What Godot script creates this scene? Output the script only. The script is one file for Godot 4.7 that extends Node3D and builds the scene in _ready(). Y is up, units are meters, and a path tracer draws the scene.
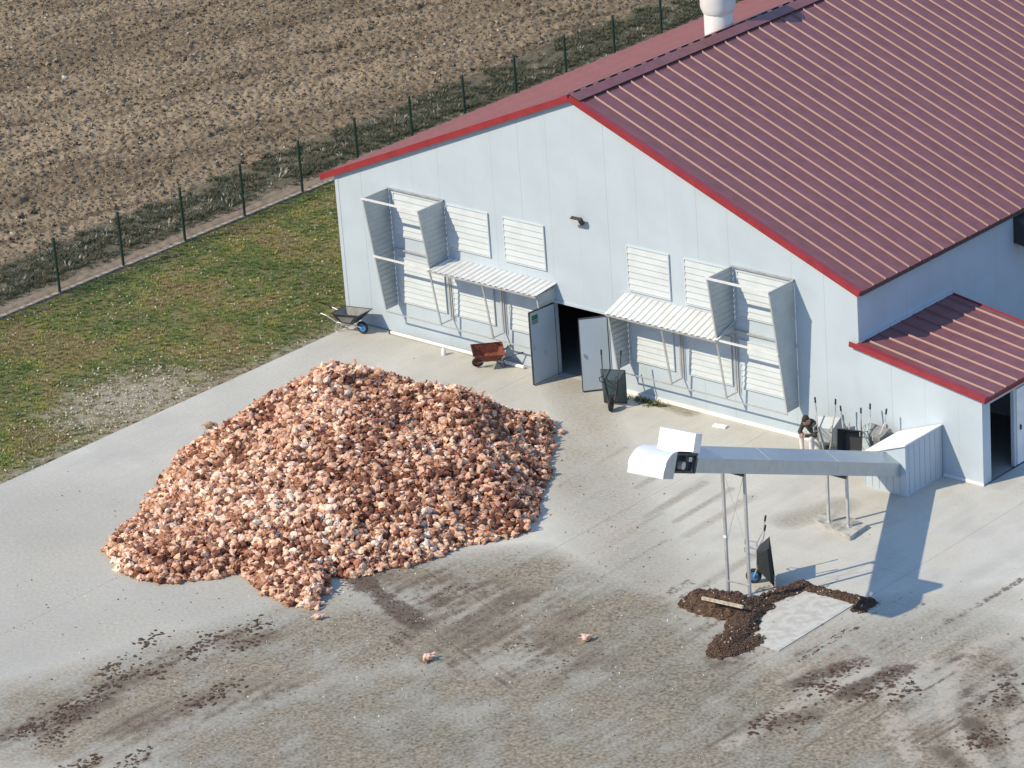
extends Node3D
# ---- camera (solved from the building's edges); units are metres, wall of the house lies in z = 0, x runs along it
const CAM := Vector3(68.21728512, 36.20085542, 66.76733271)
const CR := Vector3(0.74934171, -0.06891235, -0.65858795)
const CU := Vector3(-0.20000545, 0.92456536, -0.3243096)
const CF := Vector3(-0.63125654, -0.37473989, -0.67903254)
const FOC := 3586.41
var rng := RandomNumberGenerator.new()
var used := {}
var M := {}

func ray(px, py) -> Vector3:
	return CF + CR * ((px - 512.0) / FOC) - CU * ((py - 384.0) / FOC)
func gp(px, py, y = 0.0) -> Vector3:      # where the ray through a pixel meets the ground
	var d := ray(px, py)
	return CAM + d * ((y - CAM.y) / d.y)
func wp(px, py, z = 0.0) -> Vector3:      # ... a plane parallel to the gable wall
	var d := ray(px, py)
	return CAM + d * ((z - CAM.z) / d.z)
func rx(px, py, x) -> Vector3:
	var d := ray(px, py)
	return CAM + d * ((x - CAM.x) / d.x)
func g2(px, py) -> Vector2:
	var p := gp(px, py)
	return Vector2(p.x, p.z)

# ---- nodes
func numbered(called: String) -> String:
	if not used.has(called):
		used[called] = 0
		return called
	used[called] += 1
	return "%s_%03d" % [called, used[called]]
func tag(o: Node, label: String, category: String, group = "", kind = ""):
	if label: o.set_meta("label", label)
	if category: o.set_meta("category", category)
	if group: o.set_meta("group", group)
	if kind: o.set_meta("kind", kind)
	return o
func thing(called, label, category, at = Vector3.ZERO, group = "") -> Node3D:
	var o := Node3D.new()
	o.name = numbered(called)
	add_child(o)
	o.position = at
	tag(o, label, category, group)
	return o
func mesh_node(called: String, mesh: Mesh, m: Material, parent: Node = self) -> MeshInstance3D:
	var o := MeshInstance3D.new()
	o.mesh = mesh
	o.material_override = m
	if parent == self:
		o.name = numbered(called)
		add_child(o)
	else:
		o.name = called
		parent.add_child(o, true)
	return o
func obj(called: String, st: SurfaceTool, m: Material, parent: Node = self) -> MeshInstance3D:
	st.generate_normals()
	return mesh_node(called, st.commit(), m, parent)
func part(called, parent) -> Node3D:
	var o := Node3D.new()
	o.name = called
	parent.add_child(o, true)
	return o
func struct(called, st, m):
	var o = obj(called, st, m)
	o.set_meta("kind", "structure")
	return o

# ---- shapes
func mb() -> SurfaceTool:
	var st := SurfaceTool.new()
	st.begin(Mesh.PRIMITIVE_TRIANGLES)
	st.set_smooth_group(-1)
	return st
func tri(st, a, b, c):
	st.add_vertex(a); st.add_vertex(c); st.add_vertex(b)
func quad(st, a, b, c, d):
	tri(st, a, b, c); tri(st, a, c, d)
func hexa(st, p):                          # eight corners: 0-3 below counter-clockwise seen from above, 4-7 above them
	quad(st, p[3], p[2], p[1], p[0]); quad(st, p[4], p[5], p[6], p[7])
	for i in 4:
		var j := (i + 1) % 4
		quad(st, p[i], p[j], p[j + 4], p[i + 4])
func box(st, c: Vector3, s: Vector3, b := Basis()):
	var h := s / 2
	var p := []
	for y in [-h.y, h.y]:
		for q in [Vector2(-h.x, h.z), Vector2(h.x, h.z), Vector2(h.x, -h.z), Vector2(-h.x, -h.z)]:
			p.append(c + b * Vector3(q.x, y, q.y))
	hexa(st, p)
func box2(st, a: Vector3, b: Vector3):     # between two corners
	box(st, (a + b) / 2, (b - a).abs())
func bar(st, a: Vector3, b: Vector3, w: float, h: float):
	var z := (b - a).normalized()
	var x := (Vector3.UP.cross(z) if absf(z.y) < 0.98 else Vector3.RIGHT).normalized()
	var y := z.cross(x)
	x = y.cross(z)
	box(st, (a + b) / 2, Vector3(w, h, a.distance_to(b)), Basis(x, y, z))
func tube(st, a: Vector3, b: Vector3, r0: float, r1 := -1.0, n := 8, caps := true):
	if r1 < 0: r1 = r0
	var z := (b - a).normalized()
	var x := (Vector3.UP.cross(z) if absf(z.y) < 0.98 else Vector3.RIGHT).normalized()
	var y := z.cross(x)
	x = y.cross(z)
	st.set_smooth_group(1 if n > 5 else -1)
	for i in n:
		var t0 := TAU * i / n
		var t1 := TAU * (i + 1) / n
		var d0 := x * cos(t0) + y * sin(t0)
		var d1 := x * cos(t1) + y * sin(t1)
		quad(st, a + d0 * r0, a + d1 * r0, b + d1 * r1, b + d0 * r1)
	st.set_smooth_group(-1)
	if caps:
		for i in n:
			var t0 := TAU * i / n
			var t1 := TAU * (i + 1) / n
			var d0 := x * cos(t0) + y * sin(t0)
			var d1 := x * cos(t1) + y * sin(t1)
			tri(st, a, a + d1 * r0, a + d0 * r0); tri(st, b, b + d0 * r1, b + d1 * r1)
func pipe(st, pts: Array, r: float, n := 7):
	for i in pts.size() - 1:
		tube(st, pts[i], pts[i + 1], r, r, n)
func prism(st, poly: Array, z0: float, z1: float, xf := Transform3D()):   # an outline in x, y (counter-clockwise) pulled from z0 to z1
	var pv := PackedVector2Array(poly)
	var ix := Geometry2D.triangulate_polygon(pv)
	for k in range(0, ix.size(), 3):
		var a := pv[ix[k]]; var b := pv[ix[k + 1]]; var c := pv[ix[k + 2]]
		if (b - a).cross(c - a) < 0:
			var t := b; b = c; c = t
		tri(st, xf * Vector3(a.x, a.y, z1), xf * Vector3(b.x, b.y, z1), xf * Vector3(c.x, c.y, z1))
		tri(st, xf * Vector3(a.x, a.y, z0), xf * Vector3(c.x, c.y, z0), xf * Vector3(b.x, b.y, z0))
	for i in pv.size():
		var a := pv[i]; var b := pv[(i + 1) % pv.size()]
		quad(st, xf * Vector3(a.x, a.y, z0), xf * Vector3(b.x, b.y, z0), xf * Vector3(b.x, b.y, z1), xf * Vector3(a.x, a.y, z1))
func grid(x0: float, x1: float, z0: float, z1: float, step: float, hf: Callable, cf: Callable) -> ArrayMesh:
	var nx := int((x1 - x0) / step) + 1
	var nz := int((z1 - z0) / step) + 1
	var v := PackedVector3Array(); var c := PackedColorArray(); var nn := PackedVector3Array(); var ix := PackedInt32Array()
	v.resize(nx * nz); c.resize(nx * nz); nn.resize(nx * nz)
	for j in nz:
		for i in nx:
			var x := x0 + i * step
			var z := z0 + j * step
			var h: float = hf.call(x, z)
			v[j * nx + i] = Vector3(x, h, z)
			c[j * nx + i] = cf.call(x, z, h)
	for j in nz:
		for i in nx:
			var k := j * nx + i
			var dx := v[k + (1 if i < nx - 1 else 0)].y - v[k - (1 if i > 0 else 0)].y
			var dz := v[k + (nx if j < nz - 1 else 0)].y - v[k - (nx if j > 0 else 0)].y
			nn[k] = Vector3(-dx, 2 * step, -dz).normalized()
	ix.resize((nx - 1) * (nz - 1) * 6)
	var q := 0
	for j in nz - 1:
		for i in nx - 1:
			var k := j * nx + i
			ix[q] = k; ix[q + 1] = k + 1; ix[q + 2] = k + nx
			ix[q + 3] = k + 1; ix[q + 4] = k + nx + 1; ix[q + 5] = k + nx
			q += 6
	var a := []
	a.resize(Mesh.ARRAY_MAX)
	a[Mesh.ARRAY_VERTEX] = v; a[Mesh.ARRAY_NORMAL] = nn; a[Mesh.ARRAY_COLOR] = c; a[Mesh.ARRAY_INDEX] = ix
	var m := ArrayMesh.new()
	m.add_surface_from_arrays(Mesh.PRIMITIVE_TRIANGLES, a)
	return m
func scatter(called, mesh: Mesh, m: Material, xs: Array, cs: Array, parent: Node = self) -> MultiMeshInstance3D:
	var mm := MultiMesh.new()
	mm.transform_format = MultiMesh.TRANSFORM_3D
	mm.use_colors = true
	mm.mesh = mesh
	mm.instance_count = xs.size()
	for i in xs.size():
		mm.set_instance_transform(i, xs[i])
		mm.set_instance_color(i, cs[i])
	var o := MultiMeshInstance3D.new()
	o.multimesh = mm
	o.material_override = m
	if parent == self:
		o.name = numbered(called)
		add_child(o)
	else:
		o.name = called
		parent.add_child(o, true)
	o.set_meta("kind", "stuff")
	return o
func noise(sd: int, freq: float, oct := 3, type := FastNoiseLite.TYPE_SIMPLEX_SMOOTH) -> FastNoiseLite:
	var n := FastNoiseLite.new()
	n.seed = sd; n.frequency = freq; n.noise_type = type
	n.fractal_type = FastNoiseLite.FRACTAL_FBM if oct > 1 else FastNoiseLite.FRACTAL_NONE
	n.fractal_octaves = oct
	return n

# ---- materials (base colours are linear values)
func mat(r: float, g: float, b: float, rough := 0.8, metal := 0.0, grime := 0.0, size := 1.0, sd := 1) -> StandardMaterial3D:
	var m := StandardMaterial3D.new()
	m.albedo_color = Color(r, g, b).linear_to_srgb()
	m.roughness = rough
	m.metallic = metal
	m.cull_mode = BaseMaterial3D.CULL_DISABLED
	if grime > 0:
		var t := NoiseTexture2D.new()
		t.width = 256; t.height = 256; t.seamless = true
		t.noise = noise(sd, 0.012, 5)
		var ramp := Gradient.new()
		ramp.set_color(0, Color(1 - grime, 1 - grime * 1.05, 1 - grime * 1.15)); ramp.set_color(1, Color(1, 1, 1))
		ramp.set_offset(0, 0.15); ramp.set_offset(1, 0.7)
		t.color_ramp = ramp
		m.albedo_texture = t
		m.uv1_triplanar = true
		m.uv1_world_triplanar = true
		m.uv1_scale = Vector3.ONE / size
	return m
func vmat(rough := 0.9) -> StandardMaterial3D:
	var m := StandardMaterial3D.new()
	m.vertex_color_use_as_albedo = true
	m.roughness = rough
	m.cull_mode = BaseMaterial3D.CULL_DISABLED
	return m

func _ready():
	rng.seed = 7
	# camera
	var cam := Camera3D.new()
	cam.name = "camera"
	add_child(cam)
	cam.transform = Transform3D(Basis(CR, CU, -CF).orthonormalized(), CAM)
	cam.fov = rad_to_deg(2 * atan(384.0 / FOC))
	cam.near = 0.5; cam.far = 1500
	cam.current = true
	# sky, exposure
	var env := Environment.new()
	env.background_mode = Environment.BG_SKY
	var sm := ProceduralSkyMaterial.new()
	sm.sky_top_color = Color(0.50, 0.65, 0.85)
	sm.sky_horizon_color = Color(0.86, 0.91, 0.95)
	sm.sky_curve = 0.12
	sm.ground_bottom_color = Color(0.32, 0.30, 0.26)
	sm.ground_horizon_color = Color(0.62, 0.66, 0.68)
	sm.energy_multiplier = 1.15
	var sky := Sky.new()
	sky.sky_material = sm
	env.sky = sky
	env.tonemap_mode = Environment.TONE_MAPPER_LINEAR
	env.tonemap_exposure = 1.12
	env.sdfgi_enabled = true; env.ssao_enabled = true; env.ssil_enabled = true
	var we := WorldEnvironment.new()
	we.name = "world_environment"
	we.environment = env
	add_child(we)
	# sun: read from the shadows of the conveyor's legs (azimuth) and of the wind screens on the wall (height)
	var sun := DirectionalLight3D.new()
	sun.name = "sun"
	add_child(sun)
	var el := deg_to_rad(41.0)
	var dir := Vector3(0.415 * cos(el), -sin(el), -0.91 * cos(el)).normalized()
	sun.look_at_from_position(Vector3.ZERO, dir, Vector3.UP)
	sun.light_energy = 1.5
	sun.light_color = Color(1.0, 0.93, 0.81)
	sun.light_angular_distance = 0.5
	sun.shadow_enabled = true
	materials()
	ground()
	yard()
	field_and_fence()
	lawn()
	house()
	heap()
	conveyor()
	soil_and_slab()
	barrows()
	people()
	small_things()

func materials():
	M.wall = mat(0.425, 0.505, 0.575, 0.55, 0.0, 0.025, 5.0, 3)
	M.core = mat(0.20, 0.21, 0.22, 0.9)
	M.inner = mat(0.30, 0.30, 0.29, 0.9)
	M.white = mat(0.74, 0.76, 0.76, 0.5, 0.0, 0.05, 2.0, 4)
	M.plate = mat(0.42, 0.46, 0.47, 0.45, 0.1, 0.05, 2.0, 5)
	M.slat = mat(0.52, 0.58, 0.615, 0.55, 0.0, 0.04, 2.0, 20)
	M.sheet = mat(0.64, 0.66, 0.66, 0.45, 0.1, 0.05, 2.0, 22)
	M.steel = mat(0.55, 0.57, 0.58, 0.4, 0.5, 0.1, 1.0, 6)
	M.galv = mat(0.47, 0.515, 0.53, 0.38, 0.5, 0.04, 1.3, 7)
	M.bright = mat(0.78, 0.80, 0.81, 0.35, 0.25, 0.05, 1.3, 8)
	M.dark = mat(0.025, 0.028, 0.032, 0.6)
	M.darkgrey = mat(0.06, 0.07, 0.08, 0.55, 0.0, 0.2, 0.6, 9)
	M.roof = mat(0.180, 0.070, 0.073, 0.42, 0.0, 0.10, 2.0, 10)
	M.verge = mat(0.27, 0.030, 0.038, 0.4, 0.0, 0.08, 2.0, 11)
	M.concrete = mat(0.42, 0.42, 0.40, 0.9, 0.0, 0.25, 1.5, 12)
	M.kerb = mat(0.33, 0.29, 0.24, 0.95, 0.0, 0.35, 1.0, 13)
	M.green = mat(0.018, 0.045, 0.032, 0.5)
	M.v = vmat()
	M.rubber = mat(0.02, 0.02, 0.022, 0.8)

# ------------------------------------------------------------------ ground
func ground():
	var st := mb()
	quad(st, Vector3(-500, -0.1, 500), Vector3(500, -0.1, 500), Vector3(500, -0.1, -500), Vector3(-500, -0.1, -500))
	struct("ground", st, mat(0.17, 0.14, 0.09, 1.0, 0.0, 0.5, 9.0, 21))

const TN := 1280
const TW := 36.0
var grime := PackedFloat32Array()
var soil := PackedFloat32Array()
var pale := PackedFloat32Array()
func stamp(arr: PackedFloat32Array, pts: Array, r: float, s: float):    # a soft-edged stroke through points on the ground, later broken up by noise
	var k := TN / TW
	for q in maxi(pts.size() - 1, 1):
		var a: Vector2 = pts[q]
		var b: Vector2 = pts[mini(q + 1, pts.size() - 1)]
		var lo := Vector2(minf(a.x, b.x) - r, minf(a.y, b.y) - r) * k
		var hi := Vector2(maxf(a.x, b.x) + r, maxf(a.y, b.y) + r) * k
		var e := b - a
		var ee := maxf(e.length_squared(), 1e-6)
		for j in range(maxi(int(lo.y), 0), mini(int(hi.y) + 1, TN)):
			for i in range(maxi(int(lo.x), 0), mini(int(hi.x) + 1, TN)):
				var w := Vector2(i / k, j / k) - a
				var t := clampf(w.dot(e) / ee, 0, 1)
				var d := (w - e * t).length() / r
				if d < 1:
					var v := s * (1 - d * d)
					var n := j * TN + i
					if v > arr[n]: arr[n] = v
func px(list: Array) -> Array:
	var o := []
	for p in list: o.append(g2(p[0], p[1]))
	return o
func nimg(n: FastNoiseLite, w: int, h: int) -> PackedByteArray:
	var im := n.get_image(w, h, false, false, true)
	im.convert(Image.FORMAT_L8)
	if w != TN or h != TN: im.resize(TN, TN, Image.INTERPOLATE_CUBIC)
	return im.get_data()
func yard():
	grime.resize(TN * TN); soil.resize(TN * TN); pale.resize(TN * TN)
	# what the photograph shows lying on the concrete, stroke by stroke (pixel positions turned into ground points)
	stamp(grime, px([[60, 720], [330, 640], [560, 620], [760, 720], [1010, 740]]), 3.2, 1.0)
	stamp(grime, px([[20, 520], [60, 640], [200, 600]]), 4.5, 0.30)
	stamp(grime, px([[150, 440], [350, 345]]), 2.0, 0.16)
	stamp(grime, px([[250, 760], [620, 740], [900, 800]]), 4.0, 0.95)
	stamp(grime, px([[120, 735], [420, 690], [720, 690]]), 2.6, 0.85)
	stamp(grime, px([[400, 580], [520, 570], [640, 620]]), 1.7, 0.9)
	stamp(grime, px([[570, 440], [600, 500], [640, 580]]), 1.6, 0.45)
	stamp(grime, px([[575, 385], [600, 450]]), 1.0, 0.42)
	stamp(grime, px([[820, 660], [940, 640], [1020, 690]]), 2.4, 0.72)
	stamp(grime, px([[670, 405], [690, 412]]), 0.35, 0.8)
	stamp(grime, px([[790, 520], [840, 505]]), 0.6, 0.5)
	stamp(grime, px([[880, 610], [1000, 600]]), 1.0, 0.3)
	stamp(soil, px([[350, 572], [416, 622]]), 0.45, 1.35)
	stamp(soil, px([[385, 585], [440, 600], [510, 640]]), 0.9, 0.56)
	stamp(soil, px([[430, 610], [500, 640], [570, 660]]), 1.5, 0.5)
	stamp(soil, px([[440, 580], [560, 610]]), 0.9, 0.5)
	stamp(soil, px([[15, 735], [60, 718], [100, 700]]), 0.75, 0.9)
	stamp(soil, px([[60, 712], [200, 650], [262, 632]]), 0.7, 0.62)
	stamp(soil, px([[130, 725], [260, 690]]), 1.0, 0.52)
	stamp(soil, px([[80, 768], [160, 760]]), 0.7, 0.42)
	stamp(soil, px([[550, 660], [600, 650]]), 0.6, 0.36)
	stamp(soil, px([[800, 684], [862, 660]]), 0.42, 0.95)
	stamp(soil, px([[845, 692], [905, 668]]), 0.40, 1.05)
	stamp(soil, px([[740, 726], [810, 716]]), 0.45, 0.62)
	stamp(soil, px([[905, 672], [890, 702]]), 0.55, 0.62)
	stamp(soil, px([[966, 720], [990, 742]]), 0.38, 0.85)
	stamp(soil, px([[1006, 668], [1012, 700]]), 0.3, 0.8)
	stamp(soil, px([[960, 690], [1010, 705]]), 0.5, 0.5)
	stamp(soil, px([[770, 640], [720, 660]]), 0.6, 0.6)
	stamp(soil, px([[690, 590], [760, 640], [690, 610]]), 0.9, 0.55)
	stamp(soil, px([[770, 590], [866, 603]]), 0.45, 0.6)
	stamp(soil, px([[940, 750], [960, 765]]), 0.3, 0.7)
	stamp(soil, px([[875, 640], [800, 655]]), 0.4, 0.42)
	# tyre tracks: pale where the wheels rolled the dirt flat, dark tread prints beside
	var tr := [[[1024, 628], [975, 646], [948, 676], [944, 706], [960, 738], [990, 775]], [[925, 662], [900, 676], [889, 700], [896, 728], [912, 756]], [[870, 670], [790, 706], [730, 745]], [[1024, 690], [1015, 715], [1020, 760]]]
	for t in tr:
		stamp(pale, px(t), 0.3, 1.1)
		var pts := px(t)
		for k in pts.size() - 1:
			var n := int(pts[k].distance_to(pts[k + 1]) / 0.17)
			var e: Vector2 = (pts[k + 1] - pts[k]).normalized()
			for i in n:
				var c: Vector2 = pts[k] + e * i * 0.17 + e.orthogonal() * 0.33
				if rng.randf() < 0.75: stamp(soil, [c, c + e.orthogonal() * 0.22 + e * 0.07], 0.055, rng.randf_range(0.35, 0.75))
	stamp(pale, px([[770, 650], [850, 602]]), 0.5, 0.6)
	for i in 44:
		var sx := rng.randf_range(690, 980); var sy := rng.randf_range(625, 750)
		var ln := rng.randf_range(30, 110)
		stamp(soil if i % 3 else pale, px([[sx, sy], [sx + ln * 0.87, sy - ln * 0.50]]), rng.randf_range(0.05, 0.13), rng.randf_range(0.45, 0.75))
	for i in 26:
		var sx := rng.randf_range(540, 700); var sy := rng.randf_range(450, 600)
		var ln := rng.randf_range(30, 90)
		stamp(grime if i % 2 else pale, px([[sx, sy], [sx + ln * 0.85, sy - ln * 0.50]]), rng.randf_range(0.08, 0.2), rng.randf_range(0.3, 0.6))
	for i in 30:
		var sx := rng.randf_range(380, 560); var sy := rng.randf_range(570, 650)
		var ln := rng.randf_range(20, 70)
		stamp(soil, px([[sx, sy], [sx + ln * 0.75, sy + ln * 0.55]]), rng.randf_range(0.05, 0.12), rng.randf_range(0.4, 0.7))
	var n1 := nimg(noise(31, 0.09, 4), TN, TN)
	var n2 := nimg(noise(32, 0.014, 4), TN, TN)
	var n3 := nimg(noise(33, 0.004, 3), TN, TN)
	var n4 := nimg(noise(34, 0.06, 3), TN, TN / 12)
	var n5 := nimg(noise(35, 0.25, 2), TN, TN)
	var bytes := PackedByteArray()
	bytes.resize(TN * TN * 3)
	var lut := PackedByteArray()
	lut.resize(1025)
	for i in 1025: lut[i] = int(clampf(Color(i / 1024.0, 0, 0).linear_to_srgb().r * 255, 0, 255))
	for n in TN * TN:
		var a := n1[n] / 255.0
		var b := n2[n] / 255.0
		var c := n3[n] / 255.0
		var s := n4[n] / 255.0
		var f := n5[n] / 255.0
		var l := 0.445 + (b - 0.5) * 0.10 + (c - 0.5) * 0.07 + (s - 0.5) * 0.05 + (f - 0.5) * 0.045
		var r := l * 1.0
		var g := l * 0.99
		var e := l * 0.905
		var q := grime[n]
		if q > 0:
			var w := clampf(q * (1.10 + (b - 0.5) * 0.9 + (s - 0.5) * 0.5 + (a - 0.5) * 0.6), 0, 1)
			var k := 0.05 + 1.25 * f + 0.65 * a
			var hue := clampf((c - 0.5) * 2.0 + (b - 0.5) * 2.5 + 0.5, 0, 1)
			r = lerpf(r, lerpf(0.185, 0.215, hue) * k, w); g = lerpf(g, lerpf(0.170, 0.186, hue) * k, w); e = lerpf(e, lerpf(0.132, 0.140, hue) * k, w)
		else:
			var w := clampf((b - 0.62) * 1.5 + (s - 0.55) * 0.5, 0, 0.3)
			r = lerpf(r, 0.36, w); g = lerpf(g, 0.32, w); e = lerpf(e, 0.26, w)
		q = pale[n]
		if q > 0:
			var w := clampf(q * (a * 1.3 - 0.15 + (f - 0.5) * 0.5), 0, 0.6)
			r = lerpf(r, 0.40, w); g = lerpf(g, 0.365, w); e = lerpf(e, 0.31, w)
		q = soil[n]
		if q > 0:
			var w := smoothstep(0.36, 0.86, q * 0.88 + (a - 0.5) * 0.85 + (f - 0.5) * 1.05 + (s - 0.5) * 0.8 + (b - 0.5) * 0.4) * 0.85
			var k := 0.75 + 0.5 * f
			r = lerpf(r, 0.078 * k, w); g = lerpf(g, 0.054 * k, w); e = lerpf(e, 0.038 * k, w)
		elif f > 0.80 and a > 0.62:
			r *= 0.75; g *= 0.73; e *= 0.70
		bytes[n * 3] = lut[clampi(int(r * 1024), 0, 1024)]
		bytes[n * 3 + 1] = lut[clampi(int(g * 1024), 0, 1024)]
		bytes[n * 3 + 2] = lut[clampi(int(e * 1024), 0, 1024)]
	var im := Image.create_from_data(TN, TN, false, Image.FORMAT_RGB8, bytes)
	im.generate_mipmaps()
	var m := StandardMaterial3D.new()
	m.albedo_texture = ImageTexture.create_from_image(im)
	m.roughness = 0.88
	m.texture_repeat = true
	# poured concrete bays with open joints between them
	var y := Node3D.new()
	y.name = "yard"
	add_child(y)
	y.set_meta("kind", "structure")
	var xs := [0.35, 7.2, 15.1, 23.05, 31.0, 36.0]
	var zs := [0.0, 5.2, 10.75, 17.0, 24.0, 36.0]
	var bed := mb()
	box2(bed, Vector3(0.36, -0.30, -0.2), Vector3(35.99, -0.04, 35.99))
	box2(bed, Vector3(21.8, -0.30, -0.201), Vector3(35.99, -0.04, -3.19))
	obj("bed", bed, mat(0.16, 0.15, 0.13, 1.0), y)
	var bays := [[21.72, -3.2, 23.05, -0.21], [23.05, -3.2, 31.0, 0.0], [31.0, -3.2, 36.0, 0.0]]
	for i in xs.size() - 1:
		for j in zs.size() - 1: bays.append([xs[i], zs[j] if j > 0 or i > 2 else -0.2, xs[i + 1], zs[j + 1]])
	for by in bays:
			var st := mb()
			var o := 0.003
			var a := Vector3(by[0] + o, 0, by[1] + o)
			var b := Vector3(by[2] - o, 0, by[3] - o)
			var q := [Vector3(a.x, 0, b.z), Vector3(b.x, 0, b.z), Vector3(b.x, 0, a.z), Vector3(a.x, 0, a.z)]
			for t in [[0, 1, 2], [0, 2, 3]]:
				for k in [t[0], t[2], t[1]]:
					st.set_uv(Vector2(q[k].x / TW, q[k].z / TW))
					st.add_vertex(q[k])
			for k in 4:
				var p0: Vector3 = q[k]; var p1: Vector3 = q[(k + 1) % 4]
				var d := Vector3(0, -0.3, 0)
				st.set_uv(Vector2(p0.x / TW, p0.z / TW))
				quad(st, p0 + d, p1 + d, p1, p0)
			obj("slab", st, m, y)

# ------------------------------------------------------------------ field, weeds, fence
func tuft(n: int, h: float, w: float, lean: float, sd: int) -> ArrayMesh:
	var r := RandomNumberGenerator.new()
	r.seed = sd
	var st := mb()
	for i in n:
		var a := r.randf() * TAU
		var d := Vector3(cos(a), 0, sin(a))
		var b := d * r.randf() * w * 0.8
		var s := d.cross(Vector3.UP) * (0.006 + 0.05 * h) * r.randf_range(0.6, 1.2)
		var hh := h * r.randf_range(0.5, 1.1)
		var m := b + d * lean * hh * 0.4 + Vector3(0, hh * 0.6, 0)
		var t := b + d * lean * hh * r.randf_range(0.7, 1.4) + Vector3(0, hh, 0)
		tri(st, b - s, b + s, m + s * 0.7); tri(st, b - s, m + s * 0.7, m - s * 0.7); tri(st, m - s * 0.7, m + s * 0.7, t)
	st.generate_normals()
	return st.commit()
func clod(sd: int, rough := 0.35, nu := 7, nv := 5) -> ArrayMesh:
	var r := RandomNumberGenerator.new()
	r.seed = sd
	var p := []
	for j in nv + 1:
		for i in nu:
			var t := PI * j / nv
			var u := TAU * i / nu
			var d := Vector3(sin(t) * cos(u), cos(t), sin(t) * sin(u))
			var k := 1.0 + r.randf_range(-rough, rough) if j > 0 and j < nv else 0.85
			p.append(d * k)
	var st := mb()
	for j in nv:
		for i in nu:
			var i2 := (i + 1) % nu
			quad(st, p[(j + 1) * nu + i], p[j * nu + i], p[j * nu + i2], p[(j + 1) * nu + i2])
	st.generate_normals()
	return st.commit()
func spun(scale: Vector3) -> Basis:
	return Basis.from_euler(Vector3(rng.randf() * TAU, rng.randf() * TAU, rng.randf() * TAU)).scaled_local(scale)
func field_and_fence():
	var along := gp(20, 64) - gp(290, 0)
	var dv := Vector2(along.x, along.z).normalized()
	var dn := dv.orthogonal()
	var na := noise(41, 1.0, 3); var nb := noise(42, 0.35, 2); var nc := noise(43, 2.6, 2); var nd := noise(44, 0.08, 2); var ne := noise(45, 5.0, 2)
	var hf := func(x, z):
		var p := Vector2(x, z)
		var u := p.dot(dv); var w := p.dot(dn)
		var edge := smoothstep(-11.9, -13.2, x)
		var g: float = absf(nb.get_noise_2d(u * 0.22, w * 1.5))
		var h: float = na.get_noise_2d(u * 0.5, w * 1.2) * 0.10 + nc.get_noise_2d(u * 1.3, w * 1.9) * 0.09 + ne.get_noise_2d(u * 0.7, w * 1.2) * 0.10 - smoothstep(0.09, 0.0, g) * smoothstep(-0.15, 0.2, nd.get_noise_2d(x * 5, z * 5)) * 0.16
		return -0.02 + edge * (0.03 + h) + (1 - edge) * nc.get_noise_2d(x, z) * 0.05
	var cf := func(x, z, h):
		var p := Vector2(x, z)
		var k: float = 0.5 + 0.5 * nd.get_noise_2d(p.dot(dv) * 0.4, p.dot(dn) * 2.0) + nc.get_noise_2d(x * 1.7 + 9, z * 1.7) * 0.45 - smoothstep(0.22, 0.5, nb.get_noise_2d(p.dot(dv) * 0.5 + 80, p.dot(dn) * 3.2) + nc.get_noise_2d(x * 2, z * 2) * 0.4) * 0.9
		var c := Color(0.105, 0.078, 0.050).lerp(Color(0.275, 0.218, 0.145), clampf(k, 0, 1))
		if x > -9.9: c = Color(0.24, 0.185, 0.14).lerp(c, 0.3)
		elif x > -12.4: c = Color(0.105, 0.088, 0.055).lerp(c, 0.35)
		return c
	var f = mesh_node("field", grid(-39, -9.12, -34, 7, 0.07, hf, cf), M.v)
	var far = mesh_node("field", grid(-120, -9.5, -120, 40, 1.0, func(_x, _z): return -0.28, cf), M.v)
	far.set_meta("kind", "structure")
	f.set_meta("kind", "structure")
	var xs := []; var cs := []
	for i in 60000:
		var x := rng.randf_range(-38.5, -12.3); var z := rng.randf_range(-33.5, 6.5)
		var s := rng.randf_range(0.012, 0.036) * (2.0 if rng.randf() < 0.04 else 1.0)
		xs.append(Transform3D(spun(Vector3(s * 1.3, s * 0.9, s)), Vector3(x, hf.call(x, z) + s * 0.3, z)))
		var k := rng.randf()
		cs.append(Color(0.10, 0.074, 0.05).lerp(Color(0.27, 0.212, 0.14), k) if k < 0.985 else Color(0.50, 0.47, 0.40))
	tag(scatter("clods", clod(5, 0.45), M.v, xs, cs), "loose brown earth clods strewn over the ploughed field", "clods")
	# weeds on the bank between field and fence
	xs = []; cs = []
	for i in 22000:
		var x := -12.9 + 3.15 * pow(rng.randf(), 0.85); var z := rng.randf_range(-36, 9)
		var s := rng.randf_range(0.45, 1.15) * (0.6 if x > -10.1 else 1.0)
		if nd.get_noise_2d(x * 9, z * 5) < rng.randf_range(-0.65, 0.2) or x < -12.2 - nb.get_noise_2d(x, z * 2) * 1.0: continue
		xs.append(Transform3D(Basis(Vector3.UP, rng.randf() * TAU).scaled(Vector3(s, s * rng.randf_range(0.6, 1.1), s)), Vector3(x, hf.call(x, z) - 0.02, z)))
		var k := rng.randf()
		var c := Color(0.055, 0.066, 0.034)
		if k > 0.40: c = Color(0.09, 0.085, 0.046)
		if k > 0.66: c = Color(0.15, 0.115, 0.07)
		if k > 0.955: c = Color(0.42, 0.40, 0.33)
		cs.append(c * rng.randf_range(0.75, 1.25))
	tag(scatter("weeds", tuft(12, 0.17, 0.15, 0.9, 3), M.v, xs, cs), "dark rank weeds along the bank behind the wire fence", "weeds")
	# fence of welded wire panels
	var fence := thing("wire_fence", "dark green wire mesh fence with slim posts beside the ploughed field", "fence", Vector3(-9, 0, 0))
	var st := mb()
	st = mb()
	bar(st, Vector3(0, -0.1, 0), Vector3(0, 1.72, 0), 0.06, 0.06)
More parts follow.
